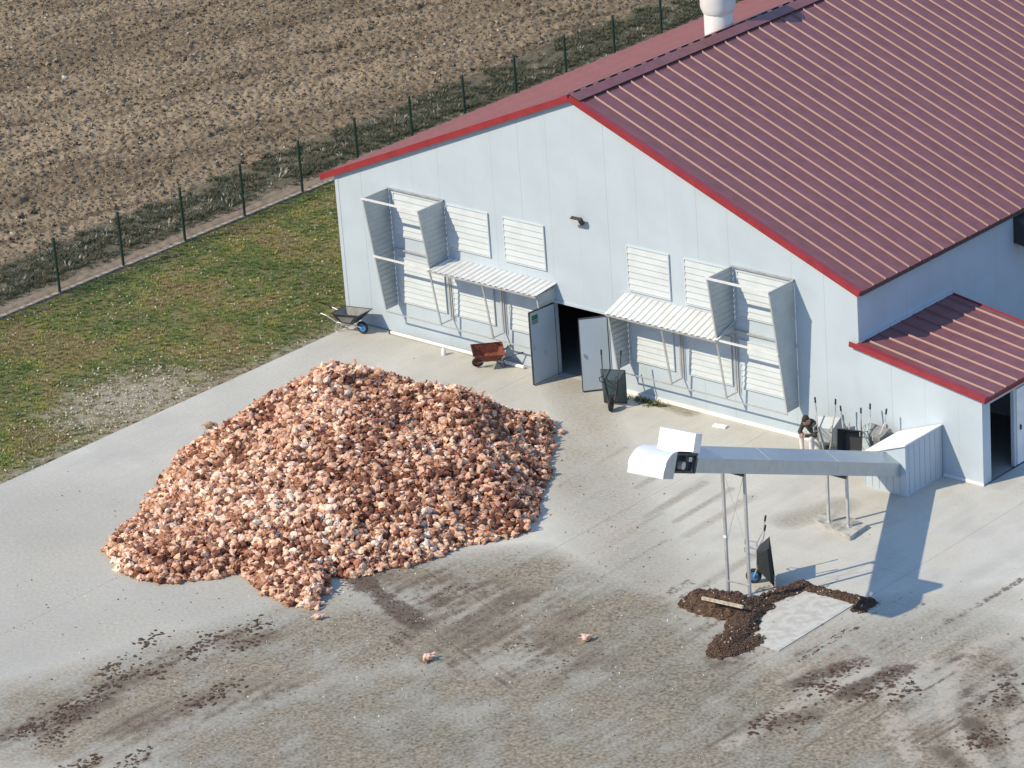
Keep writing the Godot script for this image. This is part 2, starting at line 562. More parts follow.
	box(st, Vector3(0, 1.73, 0), Vector3(0.07, 0.02, 0.07))
	st.generate_normals()
	var post := st.commit()
	st = mb()
	for i in 52:
		tube(st, Vector3(0, 0.10, 0.04 + i * 0.048), Vector3(0, 1.60, 0.04 + i * 0.048), 0.0036, -1, 3, false)
	for i in 9:
		tube(st, Vector3(0.006, 0.13 + i * 0.18, 0.03), Vector3(0.006, 0.13 + i * 0.18, 2.53), 0.004, -1, 3, false)
	st.generate_normals()
	var panel := st.commit()
	st = mb()
	box2(st, Vector3(-0.10, -0.2, 0.005), Vector3(0.05, 0.035, 2.555))
	st.generate_normals()
	var plinth := st.commit()
	for i in 17:
		var z := 5.48 - i * 2.56 + 0.0
		mesh_node("post", post, M.green, fence).position = Vector3(0, 0, z)
		mesh_node("mesh_panel", panel, M.green, fence).position = Vector3(0, 0, z)
		var k = mesh_node("plinth", plinth, M.kerb, fence)
		k.position = Vector3(0, rng.randf_range(-0.015, 0.015), z)

func lawn():
	var na := noise(51, 0.22, 4); var nb := noise(52, 0.7, 3)
	var c0 := g2(130, 400)
	var cf := func(x, z, _h):
		var k: float = clampf(0.5 + na.get_noise_2d(x, z) * 1.1 + nb.get_noise_2d(x, z) * 0.45, 0, 1)
		var c := Color(0.085, 0.105, 0.03).lerp(Color(0.17, 0.14, 0.06), k)
		var b := smoothstep(2.5, 0.6, Vector2((x - c0.x) * 1.0, (z - c0.y) * 0.75).length() + nb.get_noise_2d(x * 2, z * 2) * 1.2)
		b = maxf(b, smoothstep(-0.55, 0.2, x + nb.get_noise_2d(x * 3, z * 2) * 0.5) * 0.7)
		return c.lerp(Color(0.30, 0.26, 0.20), b * 0.85)
	var hf := func(x, z): return -0.035 + nb.get_noise_2d(x * 3, z * 3) * 0.02 - smoothstep(0.1, 0.34, x) * 0.02
	var o = mesh_node("lawn", grid(-8.94, 0.42, -16, 30, 0.13, hf, cf), M.v)
	o.set_meta("kind", "structure")
	var xs := []; var cs := []; var fx := []; var fc := []
	for i in 52000:
		var x := rng.randf_range(-8.9, 0.36); var z := rng.randf_range(-12, 24)
		if x > -0.05 and z < 0.1: continue
		var b := smoothstep(2.5, 0.6, Vector2(x - c0.x, (z - c0.y) * 0.75).length() + nb.get_noise_2d(x * 2, z * 2) * 1.2)
		b = maxf(b, smoothstep(-0.55, 0.2, x + nb.get_noise_2d(x * 3, z * 2) * 0.5) * 0.7)
		var k: float = na.get_noise_2d(x + 40, z) + nb.get_noise_2d(x, z + 30) * 0.6
		if rng.randf() < b * 0.8: continue
		var s := rng.randf_range(0.6, 1.3)
		xs.append(Transform3D(Basis(Vector3.UP, rng.randf() * TAU).scaled(Vector3(s, s, s)), Vector3(x, -0.05, z)))
		var c := Color(0.15, 0.20, 0.04)
		if k > 0.02: c = Color(0.26, 0.25, 0.06)
		if k > 0.22: c = Color(0.27, 0.21, 0.09)
		if k < -0.24: c = Color(0.095, 0.15, 0.035)
		if rng.randf() < 0.14: c = Color(0.24, 0.19, 0.10)
		cs.append(c.lerp(Color(0.28, 0.24, 0.18), b * 0.7) * rng.randf_range(0.75, 1.25))
	tag(scatter("grass", tuft(9, 0.075, 0.06, 0.9, 4), M.v, xs, cs), "patchy green and yellow grass between fence and concrete", "grass")
	for i in 3000:
		var x := rng.randf_range(-8.8, 0.3); var z := rng.randf_range(-9, 20)
		if rng.randf() < 0.35:
			x = c0.x + rng.randfn() * 1.0; z = c0.y + rng.randfn() * 1.5
		if x > 0.3 or x < -8.8: continue
		var s := rng.randf_range(0.008, 0.022)
		fx.append(Transform3D(spun(Vector3(s * 1.6, s * 0.5, s)), Vector3(x, 0.012, z)))
		fc.append(Color(0.56, 0.52, 0.44) * rng.randf_range(0.6, 1.1))
	tag(scatter("feathers", clod(9), M.v, fx, fc), "small white feathers and flecks strewn over the grass", "feathers")

# ------------------------------------------------------------------ the house
const EAVE := 4.40
const APEX := 7.99
func top_at(x: float) -> float:
	if x <= 18.0: return APEX - (APEX - EAVE) / 9.0 * absf(x - 9.0)
	return 2.91 - (x - 18.0) * (0.60 / 3.7)
func sloped(st, a: Vector2, b: Vector2, z0: float, z1: float, t0: float, t1: float):   # a slab that follows a roof line from a to b, from t0 to t1 above it
	var d := (b - a).normalized()
	var n := Vector2(-d.y, d.x)
	if n.y < 0: n = -n
	var p := [a + n * t0, b + n * t0, b + n * t1, a + n * t1]
	if (p[1] - p[0]).cross(p[2] - p[0]) < 0: p.reverse()
	prism(st, p, z0, z1)
func roof_sheet(a: Vector2, b: Vector2, w: float, ribs: Array) -> ArrayMesh:          # ribs run from a (high) to b (low); the sheet covers z = 0 .. -w
	var d := (b - a).normalized()
	var n := Vector2(-d.y, d.x)
	if n.y < 0: n = -n
	var prof := [Vector2(0, 0)]
	for r in ribs: prof.append_array([Vector2(r - 0.030, 0), Vector2(r - 0.018, 0.022), Vector2(r - 0.002, 0.040), Vector2(r + 0.016, 0.040), Vector2(r + 0.026, 0)])
	prof.append(Vector2(w, 0))
	var st := mb()
	for i in prof.size() - 1:
		var p: Vector2 = prof[i]; var q: Vector2 = prof[i + 1]
		var a0 := a + n * (0.08 + p.y); var a1 := a + n * (0.08 + q.y)
		var b0 := b + n * (0.08 + p.y); var b1 := b + n * (0.08 + q.y)
		quad(st, Vector3(a0.x, a0.y, -p.x), Vector3(b0.x, b0.y, -p.x), Vector3(b1.x, b1.y, -q.x), Vector3(a1.x, a1.y, -q.x))
		st.set_smooth_group(-1)
		quad(st, Vector3(b.x, b.y, -p.x), Vector3(b.x, b.y, -q.x), Vector3(b1.x, b1.y, -q.x), Vector3(b0.x, b0.y, -p.x))
		quad(st, Vector3(a.x, a.y, -p.x), Vector3(a.x, a.y, -q.x), Vector3(a1.x, a1.y, -q.x), Vector3(a0.x, a0.y, -p.x))
	quad(st, Vector3(a.x, a.y, 0), Vector3(a.x, a.y, -w), Vector3(b.x, b.y, -w), Vector3(b.x, b.y, 0))
	st.generate_normals()
	return st.commit()
func depth_at(y: float) -> float: return 0.5 + 0.155 * (y - 0.88)
func side_plate(parent, x: float, y0: float, y1: float, amp: float):
	var ys := [[y0, 0.0]]
	var y := y0 + 0.05
	while y < y1 - 0.16:
		ys.append_array([[y, 0.0], [y + 0.02, amp], [y + 0.07, amp], [y + 0.09, 0.0]])
		y += 0.15
	ys.append([y1, 0.0])
	var st := mb()
	for i in ys.size() - 1:
		var a = ys[i]; var b = ys[i + 1]
		for t in [0.0, -0.006]:
			quad(st, Vector3(x + a[1] + t, a[0], depth_at(a[0])), Vector3(x + a[1] + t, a[0], 0.01), Vector3(x + b[1] + t, b[0], 0.01), Vector3(x + b[1] + t, b[0], depth_at(b[0])))
	bar(st, Vector3(x, y0, depth_at(y0) + 0.012), Vector3(x, y1, depth_at(y1) + 0.012), 0.045, 0.02)
	bar(st, Vector3(x, y1 + 0.012, 0.01), Vector3(x, y1 + 0.012, depth_at(y1)), 0.04, 0.02)
	obj("side_plate", st, M.plate, parent)
func bank(house, wing: Array, hood: Array, back_y: float, mirrored: bool):
	var b := part("wind_screen", house)
	var y0 := 0.88; var ym := 2.57; var y1 := 4.32
	var outer: float = wing[1] if mirrored else wing[0]
	var inner: float = wing[0] if mirrored else wing[1]
	side_plate(b, outer, y0, y1, 0.006 if mirrored else 0.022)
	side_plate(b, inner, ym + 0.02, y1, 0.022)
	side_plate(b, hood[0] if mirrored else hood[1], y0 if mirrored else ym - 0.38, ym - 0.04, 0.022)
	# corrugated hood sheet
	var st := mb()
	var x: float = hood[0] - 0.04
	var dz := depth_at(ym) + 0.10
	var prof := []
	while x < hood[1] + 0.04:
		prof.append_array([[x, 0.0], [x + 0.09, 0.0], [x + 0.115, 0.03], [x + 0.175, 0.03]])
		x += 0.2
	for i in prof.size() - 1:
		var p = prof[i]; var q = prof[i + 1]
		for t in [0.0, -0.006]:
			quad(st, Vector3(p[0], ym + p[1] + t, dz), Vector3(q[0], ym + q[1] + t, dz), Vector3(q[0], back_y + q[1] + t, 0.006), Vector3(p[0], back_y + p[1] + t, 0.006))
	obj("hood_sheet", st, M.sheet, b)
	st = mb()
	bar(st, Vector3(hood[0] - 0.03, ym - 0.035, dz - 0.03), Vector3(hood[1] + 0.03, ym - 0.035, dz - 0.03), 0.04, 0.05)
	obj("hood_rail", st, M.steel, b)
	# slanting struts with a wall upright and a foot
	var mid: float = (hood[0] + hood[1]) / 2
	for sx in [mid, inner]:
		st = mb()
		bar(st, Vector3(sx, y0, depth_at(y0)), Vector3(sx, ym - 0.065, depth_at(ym) + 0.02), 0.05, 0.03)
		bar(st, Vector3(sx, y0, 0.07), Vector3(sx, ym - 0.10, 0.07), 0.05, 0.04)
		bar(st, Vector3(sx, y0 - 0.01, 0.05), Vector3(sx, y0 - 0.01, depth_at(y0) + 0.02), 0.035, 0.03)
		bar(st, Vector3(sx + 0.07, y0 - 0.02, 0.07), Vector3(sx + 0.07, ym - 0.10, 0.07), 0.02, 0.02)
		obj("strut", st, M.steel, b)
	# rails across the open bay, and along the foot
	for r in [[y1 + 0.02, 1.0], [ym, 1.0]]:
		for zz in [depth_at(r[0]) + 0.03, 0.04]:
			st = mb()
			bar(st, Vector3(wing[0] - 0.02, r[0], zz), Vector3(wing[1] + 0.02, r[0], zz), 0.045, 0.05)
			obj("rail", st, M.bright if zz > 0.1 else M.steel, b)
	st = mb()
	bar(st, Vector3(minf(wing[0], hood[0]), y0 - 0.05, depth_at(y0)), Vector3(maxf(wing[1], hood[1]), y0 - 0.05, depth_at(y0)), 0.03, 0.03)
	obj("foot_rail", st, M.steel, b)
func shutter(house, x0: float, x1: float, y0: float, y1: float):
	var s := part("shutter", house)
	var st := mb()
	box2(st, Vector3(x0, y0, 0.002), Vector3(x1, y1, 0.008))
	obj("backing", st, M.slat, s)
	st = mb()
	for y in [y0, y1 - 0.03]: box2(st, Vector3(x0, y, 0.009), Vector3(x1, y + 0.03, 0.05))
	for x in [x0, x1 - 0.03]: box2(st, Vector3(x, y0 + 0.031, 0.009), Vector3(x + 0.03, y1 - 0.031, 0.05))
	obj("frame", st, M.slat, s)
	var n := int((y1 - y0 - 0.08) / 0.15)
	var pitch := (y1 - y0 - 0.08) / n
	st = mb()
	box(st, Vector3.ZERO, Vector3(x1 - x0 - 0.064, pitch * 0.99, 0.006), Basis(Vector3.RIGHT, -0.16))
	st.generate_normals()
	var mesh := st.commit()
	for i in n:
		mesh_node("slat", mesh, M.slat, s).position = Vector3((x0 + x1) / 2, y0 + 0.04 + pitch * (i + 0.5), 0.034)
func house():
	var h := thing("poultry_house", "long white panelled shed with maroon ribbed metal roof and lean-to", "building", Vector3.ZERO)
	var st: SurfaceTool
	# gable wall of upright sandwich panels
	var g := 0.0014
	for i in 22:
		var x0 := i + g; var x1 := minf(i + 1, 21.7) - g
		var top := func(x): return Vector2(x, top_at(x + (0.02 if x >= 18 else 0.0)))
		var p := []
		if i == 7: p = [Vector2(x0, 0.02), Vector2(7.92, 0.02), Vector2(7.92, 2.12), Vector2(x1, 2.12)]
		elif i == 8: p = [Vector2(x0, 2.12), Vector2(x1, 2.12)]
		elif i == 9: p = [Vector2(x0, 2.12), Vector2(9.76, 2.12), Vector2(9.76, 0.02), Vector2(x1, 0.02)]
		else: p = [Vector2(x0, 0.02), Vector2(x1, 0.02)]
		p.append_array([top.call(x1), top.call(x0)])
		st = mb()
		prism(st, p, -0.10, rng.randf_range(-0.003, 0.0))
		obj("wall_panel", st, M.wall, h)
	st = mb()
	prism(st, [Vector2(0.01, 0.0), Vector2(7.91, 0.0), Vector2(7.91, top_at(7.91) - 0.02), Vector2(0.01, EAVE - 0.02)], -0.14, -0.104)
	prism(st, [Vector2(7.911, 2.13), Vector2(9.769, 2.13), Vector2(9.769, 7.6), Vector2(9, 7.95), Vector2(7.911, 7.5)], -0.14, -0.104)
	prism(st, [Vector2(9.77, 0.0), Vector2(17.99, 0.0), Vector2(17.99, EAVE - 0.02), Vector2(9.77, top_at(9.77) - 0.02)], -0.14, -0.104)
	prism(st, [Vector2(18.0, 0.0), Vector2(21.6, 0.0), Vector2(21.6, 2.2), Vector2(18.0, 2.8)], -0.14, -0.104)
	obj("wall_core", st, M.wall, h)
	# long side above and behind the lean-to
	var side := Transform3D(Basis(Vector3(0, 0, -1), Vector3.UP, Vector3.RIGHT), Vector3(18.0, 0, -0.102))
	for i in 40:
		st = mb()
		prism(st, [Vector2(i + g, 0.0), Vector2(i + 1 - g, 0.0), Vector2(i + 1 - g, EAVE), Vector2(i + g, EAVE)], -0.10, 0.0, side)
		obj("wall_panel", st, M.wall, h)
	st = mb()
	box2(st, Vector3(17.86, 0, -0.15), Vector3(17.895, EAVE, -40.1))
	box2(st, Vector3(0.0, 0, -0.15), Vector3(0.10, EAVE - 0.03, -40.1))
	prism(st, [Vector2(0.0, 0), Vector2(18, 0), Vector2(18, EAVE), Vector2(9, APEX), Vector2(0, EAVE)], -40.25, -40.12)
	obj("wall", st, M.inner, h)
	st = mb()
	box2(st, Vector3(0.1, -0.2, -0.21), Vector3(17.95, -0.003, -40.1)); box2(st, Vector3(17.951, -0.2, -0.21), Vector3(21.6, -0.003, -4.0))
	obj("floor", st, M.inner, h)
	# roof
	var a := Vector2(9.06, APEX); var b := Vector2(18.16, EAVE - 0.04)
	var c := Vector2(8.94, APEX); var d := Vector2(-0.5, EAVE - 0.19)
	var rs := roof_sheet(a, b, 1.0, [0.25, 0.75])
	var ls := roof_sheet(c, d, 1.0, [0.25, 0.75])
	for i in 40:
		mesh_node("roof_sheet", rs, M.roof, h).position = Vector3(0, rng.randf_range(0, 0.003), -0.25 - i)
		mesh_node("roof_sheet", ls, M.roof, h).position = Vector3(0, rng.randf_range(0, 0.003), -0.25 - i)
	st = mb()
	sloped(st, a, b, -0.25, 0.1, 0.0, 0.079)
	sloped(st, d, c, -0.25, 0.1, 0.0, 0.079)
	obj("edge_sheet", st, M.roof, h)
	st = mb()
	sloped(st, Vector2(9.0, APEX + 0.018), Vector2(9.30, APEX - 0.10), -40.2, 0.09, 0.135, 0.15)
	sloped(st, Vector2(8.70, APEX - 0.10), Vector2(9.0, APEX + 0.018), -40.2, 0.09, 0.135, 0.15)
	obj("ridge_cap", st, M.roof, h)
	for e in [[Vector2(9.0, APEX + 0.024), b], [d, Vector2(9.0, APEX + 0.024)]]:
		st = mb()
		sloped(st, e[0], e[1], 0.101, 0.125, -0.06, 0.11)
		sloped(st, e[0], e[1], -0.02, 0.10, 0.082, 0.11)
		obj("verge_trim", st, M.verge, h)
	st = mb()
	box2(st, Vector3(18.02, EAVE - 0.10, 0.0), Vector3(18.16, EAVE - 0.045, -40.2))
	obj("eave_trim", st, M.darkgrey, h)
	st = mb()
	box2(st, Vector3(-0.5, EAVE - 0.26, 0.1), Vector3(-0.48, EAVE - 0.13, -40.2))
	obj("eave_trim", st, M.verge, h)
	# corner flashings
	st = mb()
	box2(st, Vector3(-0.03, 0.0, -0.1), Vector3(0.0, EAVE - 0.05, 0.004)); box2(st, Vector3(-0.03, 0.0, 0.004), Vector3(0.10, EAVE - 0.02, 0.010))
	obj("corner_flashing", st, M.wall, h)
	st = mb()
	box2(st, Vector3(18.003, 3.11, -0.1), Vector3(18.03, EAVE - 0.10, 0.004)); box2(st, Vector3(17.90, 2.96, 0.004), Vector3(18.03, EAVE - 0.10, 0.010))
	obj("corner_flashing", st, M.wall, h)
	# white vent stack beside the ridge
	var vp := rx(718, 10, 8.35)
	var vent := part("vent_stack", h)
	st = mb()
	tube(st, Vector3(8.35, 7.3, vp.z), Vector3(8.35, 8.42, vp.z), 0.40, 0.40, 20)
	obj("pipe", st, M.white, vent)
	st = mb()
	tube(st, Vector3(8.35, 8.42, vp.z), Vector3(8.35, 8.58, vp.z), 0.43, 0.49, 20)
	tube(st, Vector3(8.35, 8.58, vp.z), Vector3(8.35, 9.7, vp.z), 0.49, 0.49, 20)
	obj("cowl", st, M.white, vent)
	# shutters, wind screens
	for r in [[2.98, 4.26], [1.0, 2.36]]:
		for x in [[2.22, 3.95], [4.22, 5.74], [6.27, 7.74], [10.6, 12.03], [12.52, 13.96], [14.25, 15.92]]: shutter(h, x[0], x[1], r[0], r[1])
	bank(h, [2.05, 4.12], [4.12, 7.98], 2.66, false)
	bank(h, [14.10, 16.07], [10.46, 14.10], 2.86, true)
	# double door
	st = mb()
	for x in [[7.86, 7.92], [9.76, 9.82]]: box2(st, Vector3(x[0], 0.02, 0.001), Vector3(x[1], 2.18, 0.03))
	box2(st, Vector3(7.921, 2.12, 0.001), Vector3(9.759, 2.18, 0.03))
	obj("door_frame", st, M.wall, h)
	leaf(h, Vector3(7.91, 0.03, 0.03), Vector3(7.84, 0.03, 0.97), true)
	leaf(h, Vector3(9.78, 0.03, 0.03), Vector3(9.27, 0.03, 0.62), false)
	# flashing at the foot of the wall
	st = mb()
	box2(st, Vector3(9.83, 0.004, 0.001), Vector3(19.2, 0.10, 0.03)); box2(st, Vector3(20.52, 0.004, 0.001), Vector3(21.72, 0.07, 0.03))
	obj("base_flashing", st, M.white, h)
	# floodlight
	var lp := part("floodlight", h)
	var q := Vector3(9.06, 4.69, 0)
	st = mb()
	box(st, q + Vector3(0, 0, 0.05), Vector3(0.06, 0.08, 0.10)); box(st, q + Vector3(0.0, -0.01, 0.15), Vector3(0.36, 0.20, 0.10), Basis(Vector3.RIGHT, 0.5))
	obj("housing", st, M.dark, lp)
	st = mb()
	box(st, q + Vector3(-0.03, -0.035, 0.205), Vector3(0.27, 0.16, 0.012), Basis(Vector3.RIGHT, 0.5))
	obj("glass", st, M.bright, lp)
	annex(h)
func leaf(h, hinge: Vector3, free: Vector3, sign: bool):
	var d := part("door", h)
	var x := (free - hinge); var w := x.length()
	x = x.normalized()
	var bs := Basis(x, Vector3.UP, x.cross(Vector3.UP))
	var c := (hinge + free) / 2 + Vector3(0, 1.04, 0)
	var st := mb()
	box(st, c, Vector3(w - 0.03, 2.04, 0.05), bs)
	obj("leaf", st, M.wall, d)
	st = mb()
	for s in [-1, 1]:
		box(st, c + bs * Vector3(s * (w / 2 - 0.007), 0, 0), Vector3(0.014, 2.08, 0.056), bs)
		box(st, c + bs * Vector3(0, s * 1.03, 0), Vector3(w, 0.02, 0.058), bs)
	obj("seal", st, M.dark, d)
	st = mb()
	for s in [-1, 1]: box(st, c + bs * Vector3(w / 2 - 0.09, 0, s * 0.045), Vector3(0.02, 0.11, 0.025), bs)
	obj("handle", st, M.steel, d)
	if sign:
		st = mb()
		var f := -1.0 if bs.z.x < 0 else 1.0
		box(st, c + bs * Vector3(w / 2 - 0.19, 0.86, f * 0.028), Vector3(0.22, 0.13, 0.006), bs)
		obj("sign", st, mat(0.03, 0.16, 0.10, 0.5), d)
		st = mb()
		box(st, c + bs * Vector3(w / 2 - 0.19, 0.73, f * 0.028), Vector3(0.22, 0.11, 0.006), bs)
		obj("notice", st, mat(0.16, 0.22, 0.19, 0.6), d)
func annex(h):
	var st := mb()
	var xf := Transform3D(Basis(Vector3(0, 0, -1), Vector3.UP, Vector3.RIGHT), Vector3(21.7, 0, 0))
	for r in [[0.005, 0.34, 0.02], [0.34, 1.36, 2.08], [1.36, 1.45, 0.02], [1.455, 2.6, 2.08], [2.605, 3.3, 0.02], [3.305, 4.0, 0.02]]:
		st = mb()
		prism(st, [Vector2(r[0], r[2]), Vector2(r[1], r[2]), Vector2(r[1], 2.30), Vector2(r[0], 2.30)], -0.10, -0.001, xf)
		obj("wall_panel", st, M.wall, h)
	st = mb()
	prism(st, [Vector2(18.01, 0.0), Vector2(21.69, 0.0), Vector2(21.69, 2.30), Vector2(18.01, 2.90)], -4.09, -4.003)
	obj("wall", st, M.wall, h)
	var d := part("door", h)
	st = mb()
	box2(st, Vector3(21.66, 0.04, -1.47), Vector3(21.72, 2.06, -2.58))
	obj("leaf", st, M.white, d)
	st = mb()
	box2(st, Vector3(21.721, 0.95, -1.58), Vector3(21.76, 1.08, -1.61))
	obj("handle", st, M.dark, d)
	var a := Vector2(18.0, 2.93); var b := Vector2(21.86, 2.31)
	var rs := roof_sheet(a, b, 1.0, [0.25, 0.75])
	for i in 4: mesh_node("roof_sheet", rs, M.roof, h).position = Vector3(0, rng.randf_range(0, 0.003), -0.05 - i)
	st = mb()
	sloped(st, a, b, -0.05, 0.1, 0.0, 0.079)
	obj("edge_sheet", st, M.roof, h)
	st = mb()
	sloped(st, Vector2(17.80, 2.962), b, 0.101, 0.125, -0.03, 0.11)
	sloped(st, a, b, -0.05, 0.10, 0.082, 0.11)
	obj("verge_trim", st, M.verge, h)
	st = mb()
	sloped(st, a, b, -4.10, -4.06, -0.03, 0.11)
	obj("verge_trim", st, M.verge, h)
	st = mb()
	box2(st, Vector3(21.80, 2.25, 0.09), Vector3(21.86, 2.30, -4.05))
	obj("eave_trim", st, M.verge, h)
	st = mb()
	box2(st, Vector3(18.001, 3.02, -0.02), Vector3(18.05, 3.10, -4.05))
	obj("flashing", st, M.wall, h)
	# black fan hood high on the shaded side
	var f := part("fan_hood", h)
	st = mb()
	var p := [Vector3(18.002, 3.5, -6.9), Vector3(18.55, 3.42, -6.9), Vector3(18.55, 3.42, -8.0), Vector3(18.002, 3.5, -8.0), Vector3(18.002, 4.2, -6.9), Vector3(18.35, 4.05, -6.9), Vector3(18.35, 4.05, -8.0), Vector3(18.002, 4.2, -8.0)]
	hexa(st, p)
	obj("cover", st, M.dark, f)

# ------------------------------------------------------------------ the heap
const HEAP := [[5.77, 14.69], [7.15, 15.43], [8.65, 15.32], [9.57, 13.86], [10.79, 14.26], [11.95, 14.48], [12.63, 14.23], [11.75, 12.85], [12.72, 11.49], [13.23, 9.54], [14.01, 8.21], [13.0, 6.52], [10.9, 3.77], [9.98, 2.78], [9.2, 3.0], [7.2, 3.0], [5.2, 3.4], [3.6, 4.4], [2.9, 5.8], [2.95, 8.91], [3.85, 10.86], [5.35, 13.42]]
var heap_poly := PackedVector2Array()
var heap_n: FastNoiseLite
func heap_at(p: Vector2) -> float:
	var d := 1e9
	var n := heap_poly.size()
	for i in n:
		d = minf(d, p.distance_to(Geometry2D.get_closest_point_to_segment(p, heap_poly[i], heap_poly[(i + 1) % n])))
	if not Geometry2D.is_point_in_polygon(p, heap_poly): d = -d
	d += heap_n.get_noise_2d(p.x * 1.3, p.y * 1.3) * 0.22
	if d <= 0: return -1.0
	var h := 0.25
	for k in [[6.3, 6.9, 2.1, 0.36], [8.0, 8.5, 1.95, 0.30], [9.4, 5.9, 1.68, 0.30], [4.5, 8.0, 1.9, 0.36]]:
		var r: float = p.distance_to(Vector2(k[0], k[1]))
		h = maxf(h, k[2] - k[3] * sqrt(r * r + 0.5) + k[3] * 0.7)
	return minf(h, 0.10 + d * 0.66) + heap_n.get_noise_2d(p.x, p.y) * 0.16
func bird(sd: int) -> ArrayMesh:           # a feathery lump: rounded body, tail, drooping neck, a loose wing and two shanks
	var r := RandomNumberGenerator.new()
	r.seed = sd
	var st := SurfaceTool.new()
	st.begin(Mesh.PRIMITIVE_TRIANGLES)
	st.set_smooth_group(-1)
	var nu := 8; var nv := 6
	var p := []
	for j in nv + 1:
		for i in nu:
			var t := PI * j / nv
			var u := TAU * i / nu
			var k := 1.0 + (r.randf_range(-0.2, 0.2) if j > 0 and j < nv else 0.0)
			var taper := 1.0 - 0.25 * cos(t)
			p.append(Vector3(cos(t) * 0.16, sin(t) * cos(u) * 0.10 * k * taper, sin(t) * sin(u) * 0.11 * k * taper))
	for j in nv:
		for i in nu:
			var i2 := (i + 1) % nu
			var w := r.randf_range(0.62, 1.1)
			st.set_color(Color(w, w * r.randf_range(0.86, 1.02), w * r.randf_range(0.78, 1.02)))
			quad(st, p[j * nu + i], p[(j + 1) * nu + i], p[(j + 1) * nu + i2], p[j * nu + i2])
	st.set_color(Color(0.85, 0.55, 0.42))
	tube(st, Vector3(0.13, 0.02, 0), Vector3(0.22, r.randf_range(-0.05, 0.08), r.randf_range(-0.08, 0.08)), 0.045, 0.03, 5)
	st.set_color(Color(0.8, 0.7, 0.6))
	var tl := Vector3(-0.25, r.randf_range(-0.02, 0.08), r.randf_range(-0.05, 0.05))
	tri(st, Vector3(-0.13, 0.03, -0.05), Vector3(-0.13, 0.03, 0.05), tl + Vector3(0, 0, 0.03)); tri(st, Vector3(-0.13, 0.03, -0.05), tl + Vector3(0, 0, 0.03), tl - Vector3(0, 0, 0.04))
	st.set_color(Color(1.0, 0.9, 0.82))
	var sd2 := 1.0 if r.randf() < 0.5 else -1.0
	var w0 := Vector3(0.07, 0.06, sd2 * 0.07); var w1 := Vector3(-0.09, 0.05, sd2 * 0.09); var w2 := Vector3(r.randf_range(-0.12, 0.05), r.randf_range(-0.02, 0.10), sd2 * 0.20)
	tri(st, w0, w1, w2); tri(st, w0 + Vector3(0, -0.015, 0), w2, w1 + Vector3(0, -0.015, 0))
	st.set_color(Color(0.85, 0.66, 0.35))
	for s in [-1, 1]: tube(st, Vector3(-0.07, -0.06, s * 0.04), Vector3(-0.16, -0.13, s * 0.06), 0.011, 0.009, 4)
	st.generate_normals()
	return st.commit()
func bird_tint(p: Vector2) -> Color:
	var k := rng.randf() + heap_n.get_noise_2d(p.x * 0.5 + 50, p.y * 0.5) * 0.35 - smoothstep(0.2, 1.0, (p.x - p.y) * 0.12 + 0.55 + heap_n.get_noise_2d(p.x + 9, p.y) * 0.6) * 0.14
	var c := Color(0.60, 0.395, 0.285)
	if k < 0.14: c = Color(0.17, 0.07, 0.045)
	elif k < 0.38: c = Color(0.40, 0.215, 0.14)
	elif k > 0.86: c = Color(0.82, 0.71, 0.60)
	elif k > 0.60: c = Color(0.72, 0.52, 0.395)
	return c * rng.randf_range(0.9, 1.2)
